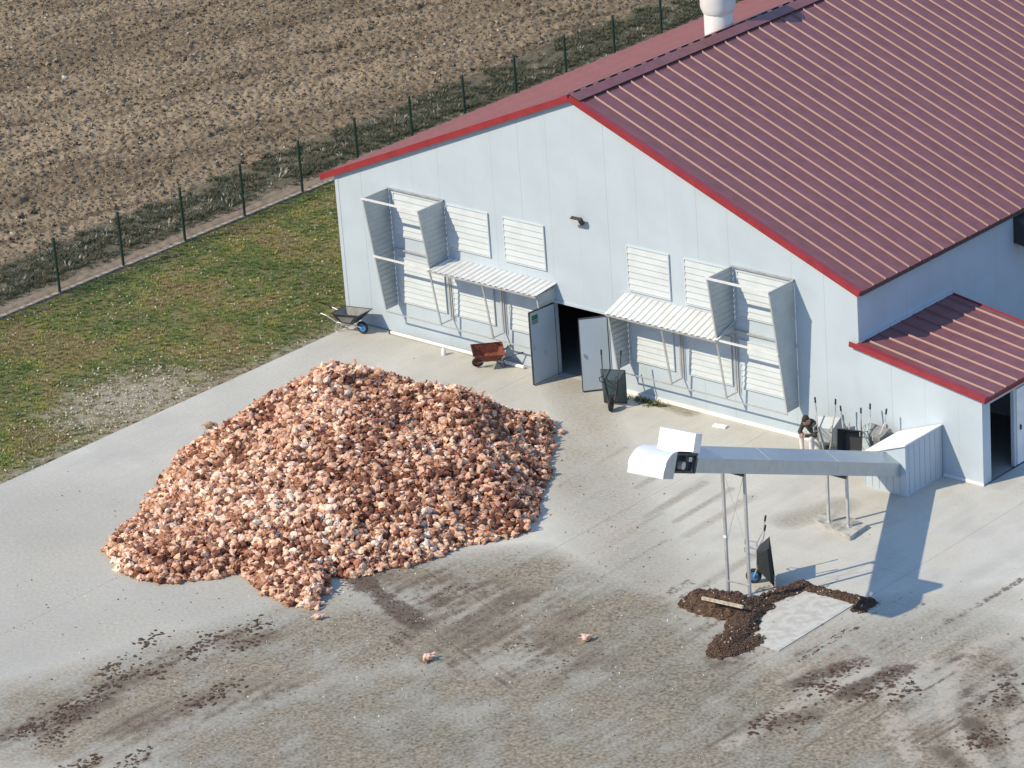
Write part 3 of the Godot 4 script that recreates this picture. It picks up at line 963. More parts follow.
func heap():
	for q in HEAP: heap_poly.append(Vector2(q[0], q[1]))
	heap_n = noise(61, 0.55, 3)
	var h := thing("heap", "broad heap of pinkish tan and rust brown feathery lumps on the concrete", "heap")
	var hf := func(x, z): return maxf(heap_at(Vector2(x, z)) - 0.12, -0.08)
	var cf := func(_x, _z, _h): return Color(0.20, 0.085, 0.055)
	var core = mesh_node("core", grid(2.0, 14.8, 2.0, 16.4, 0.16, hf, cf), M.v, h)
	core.set_meta("kind", "stuff")
	var meshes := [bird(1), bird(2), bird(3)]
	var xs := [[], [], []]; var cs := [[], [], []]
	var step := 0.112
	for layer in 2:
		var z := 2.0
		while z < 16.2:
			var x := 2.0
			while x < 14.6:
				var p := Vector2(x + rng.randf_range(-0.08, 0.08), z + rng.randf_range(-0.08, 0.08))
				var y := heap_at(p)
				if y > -0.5:
					var k := rng.randi() % 3
					var s := rng.randf_range(0.48, 0.84)
					var bs := spun(Vector3(s, s, s))
					if rng.randf() < 0.6: bs = Basis.from_euler(Vector3(rng.randf_range(-0.6, 0.6), rng.randf() * TAU, rng.randf_range(-0.6, 0.6))).scaled_local(Vector3(s, s, s))
					xs[k].append(Transform3D(bs, Vector3(p.x, maxf(y + rng.randf_range(-0.09, 0.06) - layer * 0.10, 0.06), p.y)))
					cs[k].append(bird_tint(p))
				x += step if layer == 0 else step * 1.5
			z += step if layer == 0 else step * 1.5
	for k in 3: scatter("lumps", meshes[k], M.v, xs[k], cs[k], h)
	# a few that lie apart
	var spots := [[428, 661, "pale lump lying alone on the stained concrete", 0.9], [587, 641, "pinkish lump lying alone on the brown stained concrete", 0.85], [562, 434, "whitish lump beside the heap, on the side of the open double door", 0.7], [210, 428, "brown lump on clean concrete between the heap and the grass", 0.9], [319, 619, "pink lump just past the tongue of the heap", 0.75]]
	for q in spots:
		var p := gp(q[0], q[1])
		var o = mesh_node("feathery_lump", meshes[int(q[0]) % 3], null)
		var m := vmat()
		m.albedo_color = Color(0.72, 0.52, 0.42).linear_to_srgb() if q[0] != 210 else Color(0.38, 0.26, 0.20).linear_to_srgb()
		o.material_override = m
		o.transform = Transform3D(Basis(Vector3.UP, rng.randf() * TAU).scaled(Vector3.ONE * q[3]), p + Vector3(0, 0.105 * q[3], 0))
		tag(o, q[2], "lump", "lumps lying apart from the heap")
	# crumbs and feathers that litter the concrete
	var ex := []; var ec := []
	for i in 2600:
		var d := Vector2(rng.randfn(), rng.randfn()) * Vector2(5.5, 5.5) + Vector2(14.5, 13.5)
		if rng.randf() > grime[clampi(int(d.y / TW * TN), 0, TN - 1) * TN + clampi(int(d.x / TW * TN), 0, TN - 1)] + 0.04: continue
		if d.x < 0.6 or d.y < 0.5 or heap_at(d) > -0.5: continue
		var s := rng.randf_range(0.007, 0.02)
		ex.append(Transform3D(spun(Vector3(s * 1.5, s * 0.5, s)), Vector3(d.x, s * 0.3, d.y)))
		ec.append(Color(0.62, 0.58, 0.52) if rng.randf() < 0.22 else Color(0.12, 0.08, 0.06) * rng.randf_range(0.7, 1.8))
	tag(scatter("crumbs", clod(11), M.v, ex, ec), "fine crumbs and feather bits littering the concrete round the heap", "crumbs")

# ------------------------------------------------------------------ conveyor
func conveyor():
	var h := thing("intake_box", "pale grey panelled box with sloping lid at the foot of the conveyor", "box", Vector3(19.86, 0, 0.8))
	var off := Vector3(-19.86, 0, -0.8)
	var st := mb()
	prism(st, [Vector2(19.24, 0.002), Vector2(20.5, 0.002), Vector2(20.5, 1.36), Vector2(19.24, 0.90)], 0.04, 1.57, Transform3D(Basis(), off))
	obj("body", st, M.wall, h)
	st = mb()
	for i in 6: box2(st, Vector3(19.26 + i * 0.21, 0.05, 1.571) + off, Vector3(19.272 + i * 0.21, 0.86, 1.578) + off)
	for i in 7: box2(st, Vector3(20.501, 0.05, 0.1 + i * 0.22) + off, Vector3(20.508, 1.32, 0.112 + i * 0.22) + off)
	obj("seams", st, M.plate, h)
	st = mb()
	prism(st, [Vector2(19.20, 0.889), Vector2(20.53, 1.375), Vector2(20.53, 1.41), Vector2(19.20, 0.924)], 0.03, 1.61, Transform3D(Basis(), off))
	obj("lid", st, M.white, h)
	var axis := Vector3(0.134, 0.415, 1.0).normalized()
	var sx := Vector3(1, 0, -0.134).normalized()
	var bs := Basis(sx, axis.cross(sx), axis)
	var root := Vector3(19.91, 0.486, 1.55)
	var k := thing("conveyor", "long grey enclosed conveyor rising on thin legs above the yard", "conveyor", Vector3(root.x, 0, root.z))
	var xf := Transform3D(bs, root - k.position)
	var pent := [Vector2(-0.42, 0), Vector2(0.42, 0), Vector2(0.42, 0.33), Vector2(0, 0.55), Vector2(-0.42, 0.33)]
	var l := (10.93 - 1.55) * 1.091
	for i in 3:
		st = mb()
		prism(st, pent, 0.03 + i * (l - 0.03) / 3, (i + 1) * (l - 0.03) / 3 + 0.02, xf)
		obj("casing", st, M.galv, k)
		if i < 2:
			st = mb()
			var big := []
			for p in pent: big.append((p - Vector2(0, 0.3)) * 1.008 + Vector2(0, 0.3))
			prism(st, big, 0.02 + (i + 1) * (l - 0.03) / 3, 0.05 + (i + 1) * (l - 0.03) / 3, xf)
			obj("flange", st, M.galv, k)
	# head: open frame with the drive, a box cover over it and the bent chute hood
	st = mb()
	for x in [-0.40, 0.40]:
		for z in [0.05, 0.5, 0.95]: box(st, xf * Vector3(x, 0.20, l + z), Vector3(0.04, 0.40, 0.05), bs)
		box(st, xf * Vector3(x, 0.41, l + 0.5), Vector3(0.04, 0.05, 0.98), bs)
		box(st, xf * Vector3(x, 0.01, l + 0.5), Vector3(0.04, 0.05, 0.98), bs)
	obj("head_frame", st, M.darkgrey, k)
	st = mb()
	box(st, xf * Vector3(0, 0.20, l + 0.5), Vector3(0.66, 0.36, 0.86), bs)
	obj("drive_box", st, M.dark, k)
	st = mb()
	tube(st, xf * Vector3(0.34, 0.16, l + 0.66), xf * Vector3(0.47, 0.16, l + 0.66), 0.09, 0.09, 12)
	box(st, xf * Vector3(0.42, 0.30, l + 0.34), Vector3(0.04, 0.10, 0.14), bs)
	obj("motor", st, M.steel, k)
	st = mb()
	prism(st, [Vector2(-0.46, 0.46), Vector2(0.46, 0.46), Vector2(0.46, 0.88), Vector2(-0.46, 0.88)], l + 0.02, l + 0.32, xf)
	obj("box_cover", st, M.bright, k)
	# hood: a bent sheet with cheeks
	var prof := [Vector2(l + 0.34, 0.48), Vector2(l + 0.92, 0.48)]
	for i in range(1, 9):
		var t := PI / 2 * i / 8
		prof.append(Vector2(l + 0.92 + 0.55 * sin(t), 0.02 + 0.46 * cos(t)))
	prof.append(Vector2(l + 1.46, -0.14))
	st = mb()
	st.set_smooth_group(1)
	for i in prof.size() - 1:
		var p: Vector2 = prof[i]; var q: Vector2 = prof[i + 1]
		for t in [0.0, 0.01]:
			var pp := p - Vector2(0, t); var qq := q - Vector2(t, t)
			quad(st, xf * Vector3(-0.46, pp.y, pp.x), xf * Vector3(0.46, pp.y, pp.x), xf * Vector3(0.46, qq.y, qq.x), xf * Vector3(-0.46, qq.y, qq.x))
	obj("chute_hood", st, M.bright, k)
	for x in [-0.465, 0.455]:
		var ck := []
		for p in prof.slice(1): ck.append(Vector2(-p.x, p.y))
		ck.append(Vector2(-(l + 1.02), -0.14)); ck[0] = Vector2(-(l + 1.0), 0.475)
		st = mb()
		prism(st, ck, 0.0, 0.01, xf * Transform3D(Basis(Vector3(0, 0, -1), Vector3(0, 1, 0), Vector3(1, 0, 0)), Vector3(x, 0, 0)))
		obj("cheek", st, M.galv, k)
	# legs in pairs, with cross bars and wire braces
	var under := func(z): return 0.486 + 0.415 * (z - 1.55)
	for pr in [[Vector2(20.40, 8.50), Vector2(20.98, 8.43), 0.0], [Vector2(19.90, 3.94), Vector2(20.46, 3.91), 0.11]]:
		var tops := []; var feet := []
		for i in 2:
			var p: Vector2 = pr[i]
			var foot := Vector3(p.x, pr[2], p.y) - k.position
			var tp := Vector3(p.x, under.call(p.y) - 0.02, p.y) - k.position
			st = mb()
			bar(st, foot, tp, 0.06, 0.06)
			box(st, foot + Vector3(0, 0.01, 0), Vector3(0.16, 0.02, 0.16))
			obj("leg", st, M.steel, k)
			tops.append(tp); feet.append(foot)
		st = mb()
		bar(st, tops[0] + Vector3(-0.02, -0.03, 0.05), tops[1] + Vector3(0.02, -0.03, 0.05), 0.05, 0.06)
		obj("cross_bar", st, M.darkgrey, k)
		if pr[2] == 0.0:
			st = mb()
			tube(st, tops[0], feet[1] + Vector3(0, 1.4, 0), 0.005, -1, 4); tube(st, tops[1], feet[0] + Vector3(0, 1.4, 0), 0.005, -1, 4)
			obj("brace", st, M.steel, k)
			st = mb()
			bar(st, feet[0] + Vector3(0, 0.50, 0.03), feet[1] + Vector3(0, 0.50, 0.03), 0.03, 0.03)
			obj("cross_bar", st, M.steel, k)
			st = mb()
			box(st, feet[0] + Vector3(0, 1.62, 0), Vector3(0.075, 0.06, 0.075))
			obj("collar", st, M.white, k)
	# footing under the rear legs
	st = mb()
	var c := [gp(812, 519, 0.1), gp(850, 537, 0.1), gp(867, 525, 0.1), gp(829, 508, 0.1)]
	var p8 := []
	for q in c: p8.append(Vector3(q.x, 0.002, q.z))
	for q in c: p8.append(Vector3(q.x, 0.11, q.z))
	hexa(st, p8)
	tag(obj("footing", st, M.concrete), "low concrete footing under the short rear legs of the conveyor", "footing")

# ------------------------------------------------------------------ spilled soil beside the conveyor
var spill := []
var spill_n: FastNoiseLite
func spill_at(x: float, z: float) -> float:
	var p := Vector2(x, z)
	var h := -0.05
	for s in spill:
		var q := Geometry2D.get_closest_point_to_segment(p, s[0], s[1])
		var d: float = p.distance_to(q) / s[2] + spill_n.get_noise_2d(x * 2, z * 2) * 0.35
		if d < 1.15: h = maxf(h, s[3] * (1 - d * d) + 0.0)
	if h > -0.05: h += spill_n.get_noise_2d(x * 6, z * 6) * 0.05
	return h
func soil_and_slab():
	spill_n = noise(71, 0.8, 3)
	spill = [[g2(706, 606), g2(736, 609), 0.56, 0.36], [g2(755, 606), g2(742, 628), 0.40, 0.20], [g2(742, 628), g2(722, 652), 0.36, 0.14], [g2(768, 599), g2(800, 587), 0.25, 0.11], [g2(800, 587), g2(864, 603), 0.20, 0.09], [g2(756, 640), g2(735, 652), 0.25, 0.05], [g2(868, 602), g2(860, 610), 0.2, 0.06]]
	var st := mb()
	var a := Vector3(21.62, 0.004, 7.15); var b := Vector3(23.0, 0.022, 10.0)
	box2(st, a, b)
	tag(obj("cover_slab", st, mat(0.46, 0.46, 0.43, 0.9, 0.0, 0.10, 1.0, 23)), "pale rectangular concrete cover slab edged by dark spilled soil", "slab")
	var cf := func(x, z, _h):
		var k: float = 0.5 + spill_n.get_noise_2d(x * 5 + 7, z * 5) * 0.8
		var c := Color(0.045, 0.029, 0.020).lerp(Color(0.115, 0.068, 0.046), clampf(k, 0, 1))
		return c
	var o = mesh_node("soil_mound", grid(18.8, 24.0, 6.2, 12.0, 0.045, func(x, z): return spill_at(x, z), cf), M.v)
	tag(o, "dark brown mound of spilled soil round the front legs of the conveyor", "soil", "", "stuff")
	var xs := []; var cs := []
	var t := 0
	while xs.size() < 7000 and t < 90000:
		t += 1
		var p: Vector2
		if t % 3 == 0: p = Vector2(rng.randf_range(18.8, 24), rng.randf_range(6.2, 12))
		else: p = Vector2(rng.randf_range(3, 34), rng.randf_range(4, 30))
		var y := spill_at(p.x, p.y) if p.x > 18.8 and p.x < 24 and p.y > 6.2 and p.y < 12 else -0.05
		var n := clampi(int(p.y / TW * TN), 0, TN - 1) * TN + clampi(int(p.x / TW * TN), 0, TN - 1)
		if y < 0 and soil[n] < rng.randf_range(0.62, 1.25): continue
		var s := rng.randf_range(0.007, 0.022)
		xs.append(Transform3D(spun(Vector3(s * 1.3, s, s)), Vector3(p.x, maxf(y, 0.0) + s * 0.35, p.y)))
		var c := Color(0.04, 0.026, 0.018).lerp(Color(0.115, 0.068, 0.045), rng.randf())
		if rng.randf() < 0.02: c = Color(0.45, 0.40, 0.35)
		cs.append(c)
	# trodden clods, where the photograph shows dark splotches
	for q in [[117, 665], [125, 674], [157, 671], [66, 720], [84, 702], [56, 736], [82, 766], [190, 655], [206, 641], [256, 626], [131, 760], [242, 646], [200, 701], [30, 728], [100, 690], [222, 690], [60, 708], [150, 640], [830, 690], [846, 670], [868, 692], [890, 676], [976, 735], [984, 742], [1008, 682], [765, 724], [800, 720], [815, 682], [905, 690], [1000, 700], [450, 590], [520, 645], [345, 590], [400, 640], [560, 665]]:
		var c0 := g2(q[0], q[1])
		var big: float = 1.0 if q[0] < 330 or q[0] > 700 else 0.6
		for i in int(rng.randf_range(24, 60) * big):
			var p := c0 + Vector2(rng.randfn() * 0.17, rng.randfn() * 0.30)
			if heap_at(p) > -0.5: continue
			var s := rng.randf_range(0.012, 0.042) * big
			xs.append(Transform3D(Basis(Vector3.UP, rng.randf() * TAU).scaled_local(Vector3(s * 1.6, s * 0.45, s)), Vector3(p.x, s * 0.2, p.y)))
			cs.append(Color(0.035, 0.022, 0.015).lerp(Color(0.11, 0.066, 0.042), rng.randf()))
	tag(scatter("soil_crumbs", clod(13), M.v, xs, cs), "dark crumbs of soil dropped on the concrete round tracks and mound", "soil")
	st = mb()
	bar(st, gp(702, 598, 0.36), gp(743, 607, 0.36), 0.065, 0.06)
	tag(obj("timber_batten", st, mat(0.50, 0.44, 0.36, 0.8, 0, 0.2, 0.5, 15)), "pale batten lying on the dark soil mound", "batten")

# ------------------------------------------------------------------ wheelbarrows
func barrow(label: String, xf: Transform3D, tray: Material, inside: Material, rim: Material, frame: Material):
	var w := thing("wheelbarrow", label, "wheelbarrow", Vector3.ZERO, "wheelbarrows left about the yard")
	w.transform = xf
	var st := mb()
	var lo := [Vector3(-0.18, 0.30, 0.20), Vector3(0.24, 0.30, 0.20), Vector3(0.24, 0.30, -0.20), Vector3(-0.18, 0.30, -0.20)]
	var up := [Vector3(-0.36, 0.58, 0.33), Vector3(0.62, 0.66, 0.31), Vector3(0.62, 0.66, -0.31), Vector3(-0.36, 0.58, -0.33)]
	quad(st, lo[3], lo[2], lo[1], lo[0])
	for i in 4:
		var j := (i + 1) % 4
		quad(st, lo[i], lo[j], up[j], up[i])
	obj("tray", st, tray, w)
	var tr: Node3D = w.get_node("tray")
	st = mb()
	var e := Vector3(0, 0.012, 0)
	quad(st, lo[0] + e, lo[1] + e, lo[2] + e, lo[3] + e)
	for i in 4:
		var j := (i + 1) % 4
		var c := Vector3(0, 0.5, 0)
		quad(st, lo[j] + e, lo[i] + e, up[i].move_toward(c, 0.014), up[j].move_toward(c, 0.014))
	obj("lining", st, inside, tr)
	st = mb()
	for i in 4: tube(st, up[i], up[(i + 1) % 4], 0.013, -1, 6)
	obj("lip", st, tray, tr)
	for s in [-1, 1]:
		st = mb()
		pipe(st, [Vector3(0.47, 0.19, s * 0.055), Vector3(0.24, 0.275, s * 0.12), Vector3(-0.28, 0.285, s * 0.20), Vector3(-0.60, 0.46, s * 0.25), Vector3(-0.92, 0.52, s * 0.27)], 0.018)
		obj("handle", st, frame, w)
		st = mb()
		tube(st, Vector3(-0.80, 0.498, s * 0.2625), Vector3(-0.94, 0.524, s * 0.271), 0.024, 0.024, 8)
		obj("grip", st, M.rubber, w)
		st = mb()
		pipe(st, [Vector3(-0.10, 0.28, s * 0.18), Vector3(-0.26, 0.012, s * 0.21), Vector3(-0.36, 0.012, s * 0.21), Vector3(-0.30, 0.28, s * 0.20)], 0.014)
		obj("leg", st, frame, w)
	st = mb()
	tube(st, Vector3(0.47, 0.19, -0.075), Vector3(0.47, 0.19, 0.075), 0.014, -1, 8)
	obj("axle", st, frame, w)
	var wh := part("wheel", w)
	st = mb()
	st.set_smooth_group(1)
	for i in 20:
		for j in 8:
			var q := []
			for k in [[i, j], [i + 1, j], [i + 1, j + 1], [i, j + 1]]:
				var u: float = TAU * k[0] / 20; var v: float = TAU * k[1] / 8
				q.append(Vector3(0.47 + cos(u) * (0.145 + 0.045 * cos(v)), 0.19 + sin(u) * (0.145 + 0.045 * cos(v)), 0.045 * sin(v)))
			quad(st, q[0], q[1], q[2], q[3])
	obj("tyre", st, M.rubber, wh)
	st = mb()
	tube(st, Vector3(0.47, 0.19, -0.028), Vector3(0.47, 0.19, 0.028), 0.12, 0.12, 16)
	tube(st, Vector3(0.47, 0.19, -0.045), Vector3(0.47, 0.19, 0.045), 0.045, 0.045, 10)
	obj("rim", st, rim, wh)
	return w
func upright(at: Vector3, open_to: Vector3, lean := 0.0) -> Transform3D:    # a barrow stood on its nose, handles up, its open side turned to open_to
	var y := open_to.normalized()
	var x := Vector3.DOWN
	var b := Basis(x, y, x.cross(y))
	b = Basis(x.cross(y).normalized(), lean) * b
	return Transform3D(b, at + Vector3(0, 0.66, 0) - b * Vector3(0, 0.35, 0))
func barrows():
	var blue := mat(0.03, 0.20, 0.50, 0.4)
	var grey := mat(0.22, 0.23, 0.24, 0.5, 0.2, 0.2, 0.4, 16)
	var rust := mat(0.20, 0.055, 0.038, 0.8, 0, 0.35, 0.3, 17)
	var navy := mat(0.045, 0.075, 0.085, 0.5, 0, 0.2, 0.4, 18)
	barrow("dark grey wheelbarrow with blue wheel beside the grass at the wall's corner", Transform3D(Basis(Vector3.UP, 0.10), Vector3(0.66, 0, 0.62)), M.dark, grey, blue, M.steel)
	var p := gp(490, 365)
	barrow("rusty red wheelbarrow standing by the wall next to the open door", Transform3D(Basis(Vector3(0.73, 0, -0.68).normalized(), 0.30) * Basis(Vector3.UP, 4.0).scaled(Vector3.ONE * 0.88), Vector3(p.x + 0.12, 0.04, p.z)), rust, rust, rust, M.darkgrey)
	p = gp(617, 409)
	barrow("dark blue-green wheelbarrow stood on its nose by the double door", upright(p + Vector3(-0.1, 0, 0.05), Vector3(-0.42, 0, -0.9)), navy, navy, M.darkgrey, M.darkgrey)
	p = gp(758, 583)
	barrow("black wheelbarrow with blue wheel stood on its nose by the conveyor leg", upright(p + Vector3(0.05, 0, -0.05), Vector3(0.80, 0, -0.6)), M.dark, M.dark, blue, M.steel)
	p = wp(829, 452, 0.55)
	barrow("galvanised wheelbarrow propped upright against the wall next to the seated person", upright(Vector3(p.x, 0, 0.62), Vector3(-0.35, 0, -1), 0.18), M.plate, M.plate, M.steel, M.steel)
	p = wp(856, 452, 0.55)
	barrow("black wheelbarrow propped upright between the galvanised one and the intake box", upright(Vector3(p.x, 0, 0.66), Vector3(0.3, 0, 1), 0.10), M.dark, M.dark, M.steel, M.steel)
	p = wp(878, 452, 0.45)
	barrow("grey wheelbarrow propped upright against the wall, mostly hidden by the intake box", upright(Vector3(p.x - 0.05, 0, 0.45), Vector3(0.1, 0, -1), 0.05), grey, grey, M.steel, M.steel)

# ------------------------------------------------------------------ person: tapered bones joined by a smooth minimum, meshed as surface nets
func nets(st: SurfaceTool, bones: Array, cell: float, blend: float, tints: Dictionary, xf: Transform3D):
	var lo := Vector3(1e9, 1e9, 1e9); var hi := -lo
	for b in bones:
		var r := maxf(b[2], b[3]) + cell * 3
		for q in [b[0], b[1]]:
			lo = lo.min(q - Vector3.ONE * r); hi = hi.max(q + Vector3.ONE * r)
	var n := Vector3i(((hi - lo) / cell).ceil()) + Vector3i.ONE
	var f := PackedFloat32Array(); var near := PackedFloat32Array(); var who := PackedInt32Array()
	f.resize(n.x * n.y * n.z); f.fill(1.0)
	near.resize(f.size()); near.fill(1e9)
	who.resize(f.size())
	for bi in bones.size():
		var b = bones[bi]
		var r := maxf(b[2], b[3]) + blend + cell * 2
		var p0: Vector3 = b[0]; var e: Vector3 = b[1] - b[0]
		var ee := maxf(e.length_squared(), 1e-9)
		var i0 := Vector3i(((p0.min(b[1]) - Vector3.ONE * r - lo) / cell).floor()).clamp(Vector3i.ZERO, n - Vector3i.ONE)
		var i1 := Vector3i(((p0.max(b[1]) + Vector3.ONE * r - lo) / cell).ceil()).clamp(Vector3i.ZERO, n - Vector3i.ONE)
		for z in range(i0.z, i1.z + 1):
			for y in range(i0.y, i1.y + 1):
				for x in range(i0.x, i1.x + 1):
					var w := lo + Vector3(x, y, z) * cell - p0
					var t := clampf(w.dot(e) / ee, 0, 1)
					var d: float = (w - e * t).length() - lerpf(b[2], b[3], t)
					var k := (z * n.y + y) * n.x + x
					if d < near[k]:
						near[k] = d; who[k] = bi
					var a := f[k]
					var hh := clampf(0.5 + 0.5 * (a - d) / blend, 0, 1)
					f[k] = lerpf(a, d, hh) - blend * hh * (1 - hh)
	var vid := {}
	var sx := 1; var sy := n.x; var sz := n.x * n.y
	for z in n.z - 1:
		for y in n.y - 1:
			for x in n.x - 1:
				var k := z * sz + y * sy + x
				var inside := 0
				var c := Vector3.ZERO; var m := 0
				for q in 8:
					if f[k + (q & 1) * sx + ((q >> 1) & 1) * sy + (q >> 2) * sz] < 0: inside += 1
				if inside == 0 or inside == 8: continue
				for ed in [[0, 1], [2, 3], [4, 5], [6, 7], [0, 2], [1, 3], [4, 6], [5, 7], [0, 4], [1, 5], [2, 6], [3, 7]]:
					var qa: int = ed[0]; var qb: int = ed[1]
					var fa := f[k + (qa & 1) * sx + ((qa >> 1) & 1) * sy + (qa >> 2) * sz]
					var fb := f[k + (qb & 1) * sx + ((qb >> 1) & 1) * sy + (qb >> 2) * sz]
					if (fa < 0) == (fb < 0): continue
					var t := fa / (fa - fb)
					c += Vector3(qa & 1, (qa >> 1) & 1, qa >> 2).lerp(Vector3(qb & 1, (qb >> 1) & 1, qb >> 2), t); m += 1
				vid[k] = [xf * (lo + (Vector3(x, y, z) + c / m) * cell), tints[bones[who[k]][4]]]
	st.set_smooth_group(2)
	for k in vid:
		var ins := f[k] < 0
		for ax in [[sx, sy, sz], [sy, sz, sx], [sz, sx, sy]]:
			if (f[k + ax[0]] < 0) == ins: continue
			var q := [k, k - ax[1], k - ax[1] - ax[2], k - ax[2]]
			if not (vid.has(q[1]) and vid.has(q[2]) and vid.has(q[3])): continue
			if not ins: q.reverse()
			for t in [0, 2, 1, 0, 3, 2]:
				st.set_color(vid[q[t]][1])
				st.add_vertex(vid[q[t]][0])
	st.set_smooth_group(-1)
func people():
	var at := wp(810, 449, 0.62)
	at.y = 0
	var seat := thing("bucket", "upturned white bucket under the seated person by the wall", "bucket", Vector3(at.x, 0, 0.34))
	var st := mb()
	tube(st, Vector3(0, 0.003, 0), Vector3(0, 0.34, 0), 0.17, 0.14, 16)
	obj("body", st, M.white, seat)
	st = mb()
	tube(st, Vector3(0, 0.001, 0), Vector3(0, 0.025, 0), 0.185, 0.185, 16)
	obj("rim", st, M.white, seat)
	var man := thing("person", "person in dark jacket and white trousers sitting bent forward by the wall", "person", Vector3(at.x, 0, 0.34))
	var tints := {"jacket": Color(0.035, 0.032, 0.035), "trousers": Color(0.66, 0.66, 0.66), "skin": Color(0.48, 0.28, 0.20), "shoe": Color(0.03, 0.03, 0.035), "hair": Color(0.03, 0.024, 0.02), "eye": Color(0.04, 0.03, 0.03), "lip": Color(0.38, 0.16, 0.13)}
	var v := func(x, y, z): return Vector3(x, y, z)
	var bones := [[v.call(0, 0.44, 0.0), v.call(0, 0.60, 0.08), 0.155, 0.15, "jacket"], [v.call(0, 0.60, 0.08), v.call(0, 0.76, 0.22), 0.155, 0.15, "jacket"], [v.call(-0.15, 0.79, 0.26), v.call(0.15, 0.79, 0.26), 0.075, 0.075, "jacket"], [v.call(0, 0.80, 0.27), v.call(0, 0.87, 0.34), 0.06, 0.055, "skin"], [v.call(0, 0.89, 0.36), v.call(0, 0.95, 0.41), 0.085, 0.085, "skin"]]
	for s in [-1, 1]:
		bones.append_array([[v.call(s * 0.09, 0.43, 0.02), v.call(s * 0.15, 0.49, 0.43), 0.095, 0.068, "trousers"], [v.call(s * 0.15, 0.49, 0.43), v.call(s * 0.15, 0.10, 0.40), 0.066, 0.052, "trousers"], [v.call(s * 0.15, 0.055, 0.38), v.call(s * 0.165, 0.04, 0.56), 0.048, 0.038, "shoe"],
			[v.call(s * 0.185, 0.78, 0.26), v.call(s * 0.235, 0.56, 0.36), 0.062, 0.052, "jacket"], [v.call(s * 0.235, 0.56, 0.36), v.call(s * 0.07, 0.57, 0.53), 0.05, 0.037, "jacket"], [v.call(s * 0.07, 0.57, 0.53), v.call(s * 0.045, 0.575, 0.56), 0.03, 0.027, "skin"]])
	st = SurfaceTool.new()
	st.begin(Mesh.PRIMITIVE_TRIANGLES)
	nets(st, bones, 0.02, 0.035, tints, Transform3D())
	# head in a grid of its own: skull, jaw, nose, eyes, ears, mouth
	var hb := Basis(Vector3.RIGHT, 0.65)
	var hx := Transform3D(hb, Vector3(0, 0.935, 0.40))
	var head := [[v.call(0, 0.03, -0.02), v.call(0, 0.035, 0.015), 0.088, 0.082, "skin"], [v.call(0, -0.07, 0.045), v.call(0, 0.0, 0.03), 0.048, 0.07, "skin"], [v.call(0, 0.01, 0.095), v.call(0, -0.03, 0.112), 0.010, 0.016, "skin"], [v.call(-0.02, -0.066, 0.088), v.call(0.02, -0.066, 0.088), 0.008, 0.008, "lip"]]
	for s in [-1, 1]: head.append_array([[v.call(s * 0.032, 0.01, 0.083), v.call(s * 0.036, 0.01, 0.083), 0.012, 0.012, "eye"], [v.call(s * 0.086, 0.015, -0.005), v.call(s * 0.09, -0.025, 0.0), 0.016, 0.011, "skin"]])
	nets(st, head, 0.0075, 0.012, tints, hx)
	# clasped hands, each with a palm, four fingers and a thumb
	for s in [-1.0, 1.0]:
		var hd := Transform3D(Basis(Vector3.UP, s * -0.5), Vector3(s * 0.045, 0.575, 0.555))
		var fb := [[v.call(-s * 0.01, 0.025, 0.02), v.call(-s * 0.012, 0.02, 0.07), 0.015, 0.015, "skin"], [v.call(-s * 0.01, -0.025, 0.02), v.call(-s * 0.012, -0.022, 0.07), 0.015, 0.014, "skin"]]
		for k in 4:
			var y0 := 0.030 - k * 0.020
			var ln: float = [0.036, 0.041, 0.038, 0.030][k]
			fb.append_array([[v.call(-s * 0.012, y0, 0.072), v.call(-s * 0.022, y0 - 0.003, 0.072 + ln), 0.0095, 0.009, "skin"], [v.call(-s * 0.022, y0 - 0.003, 0.072 + ln), v.call(-s * 0.050, y0 - 0.005, 0.068 + ln), 0.009, 0.0075, "skin"]])
		fb.append_array([[v.call(-s * 0.01, 0.028, 0.025), v.call(-s * 0.03, 0.052, 0.05), 0.012, 0.010, "skin"], [v.call(-s * 0.03, 0.052, 0.05), v.call(-s * 0.045, 0.05, 0.078), 0.010, 0.008, "skin"]])
		nets(st, fb, 0.005, 0.006, tints, hd)
	obj("body", st, M.v, man)
	st = SurfaceTool.new()
	st.begin(Mesh.PRIMITIVE_TRIANGLES)
	nets(st, [[v.call(0, 0.052, -0.025), v.call(0, 0.065, 0.025), 0.090, 0.072, "hair"], [v.call(0, 0.0, -0.05), v.call(0, 0.05, -0.03), 0.070, 0.085, "hair"]], 0.0085, 0.01, tints, hx)
	obj("hair", st, M.v, man)

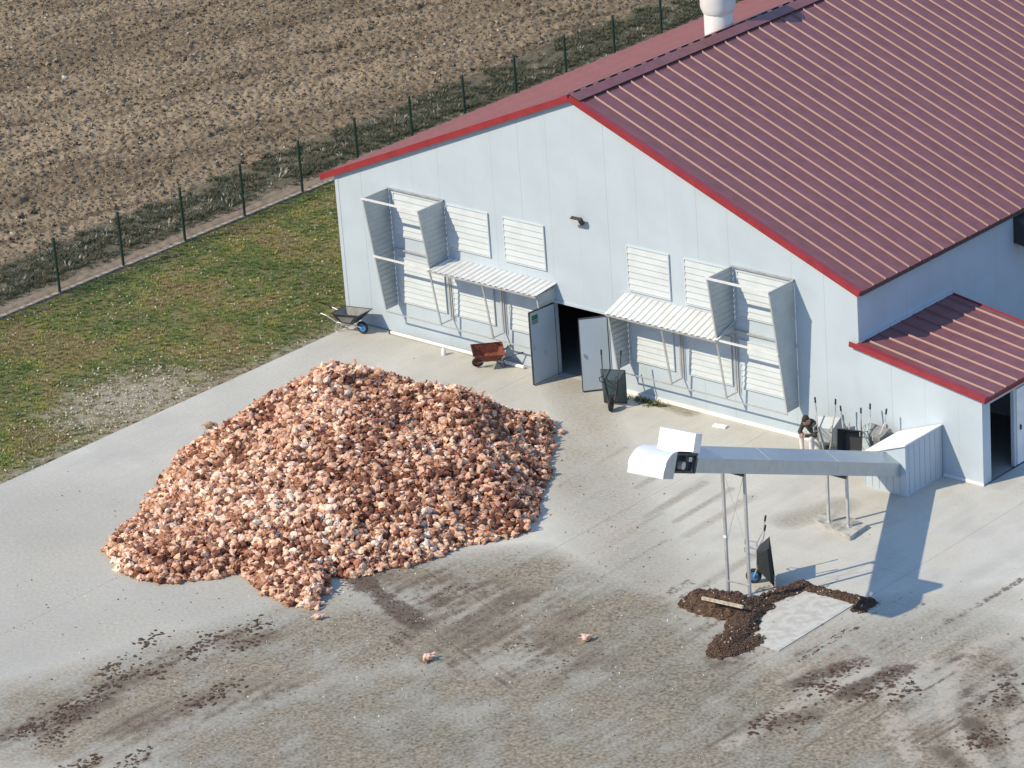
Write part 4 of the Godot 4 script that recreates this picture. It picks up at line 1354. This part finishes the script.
# ------------------------------------------------------------------ small things
func small_things():
	var a := gp(394, 333); var b := gp(531, 368)
	var st := mb()
	tube(st, Vector3(a.x, 0.055, 0.18), Vector3(b.x - 0.1, 0.055, 0.18), 0.05, -1, 12)
	var pp := thing("pipe", "long white plastic pipe lying along the foot of the wall", "pipe", Vector3((a.x + b.x) / 2, 0, 0.18))
	var o = obj("tube", st, M.white, pp)
	o.position = -pp.position
	st = mb()
	tube(st, Vector3(a.x - 0.06, 0.055, 0.18), Vector3(a.x - 0.001, 0.055, 0.18), 0.058, -1, 12)
	o = obj("end_cap", st, M.dark, pp)
	o.position = -pp.position
	var p := gp(444, 355)
	var jug := thing("jug", "small white plastic jug standing on concrete by the white pipe", "jug", p)
	st = mb()
	tube(st, Vector3(0, 0.002, 0), Vector3(0, 0.15, 0), 0.065, 0.065, 10); tube(st, Vector3(0, 0.15, 0), Vector3(0, 0.21, 0), 0.065, 0.03, 10)
	obj("body", st, M.white, jug)
	st = mb()
	tube(st, Vector3(0, 0.211, 0), Vector3(0, 0.24, 0), 0.032, 0.032, 10)
	obj("cap", st, M.white, jug)
	p = gp(720, 427)
	st = mb()
	box(st, p + Vector3(0, 0.025, 0), Vector3(0.38, 0.045, 0.16), Basis(Vector3.UP, 0.2))
	tag(obj("board_offcut", st, M.white), "short white board offcut lying on the concrete before the shutters", "board")
	st = mb()
	p = gp(536, 388)
	# green growth at the foot of the wall
	var xs := []; var cs := []
	var c := gp(650, 402)
	for i in 90:
		var q := Vector3(c.x + rng.randfn() * 0.28, 0, maxf(0.06, 0.16 + absf(rng.randfn()) * 0.12))
		var s := rng.randf_range(0.7, 1.6)
		xs.append(Transform3D(Basis(Vector3.UP, rng.randf() * TAU).scaled(Vector3(s, s, s)), q))
		cs.append(Color(0.10, 0.11, 0.04) * rng.randf_range(0.7, 1.4))
	tag(scatter("moss", tuft(8, 0.06, 0.06, 1.0, 8), M.v, xs, cs), "patch of olive green growth at the wall foot near the double door", "weeds")
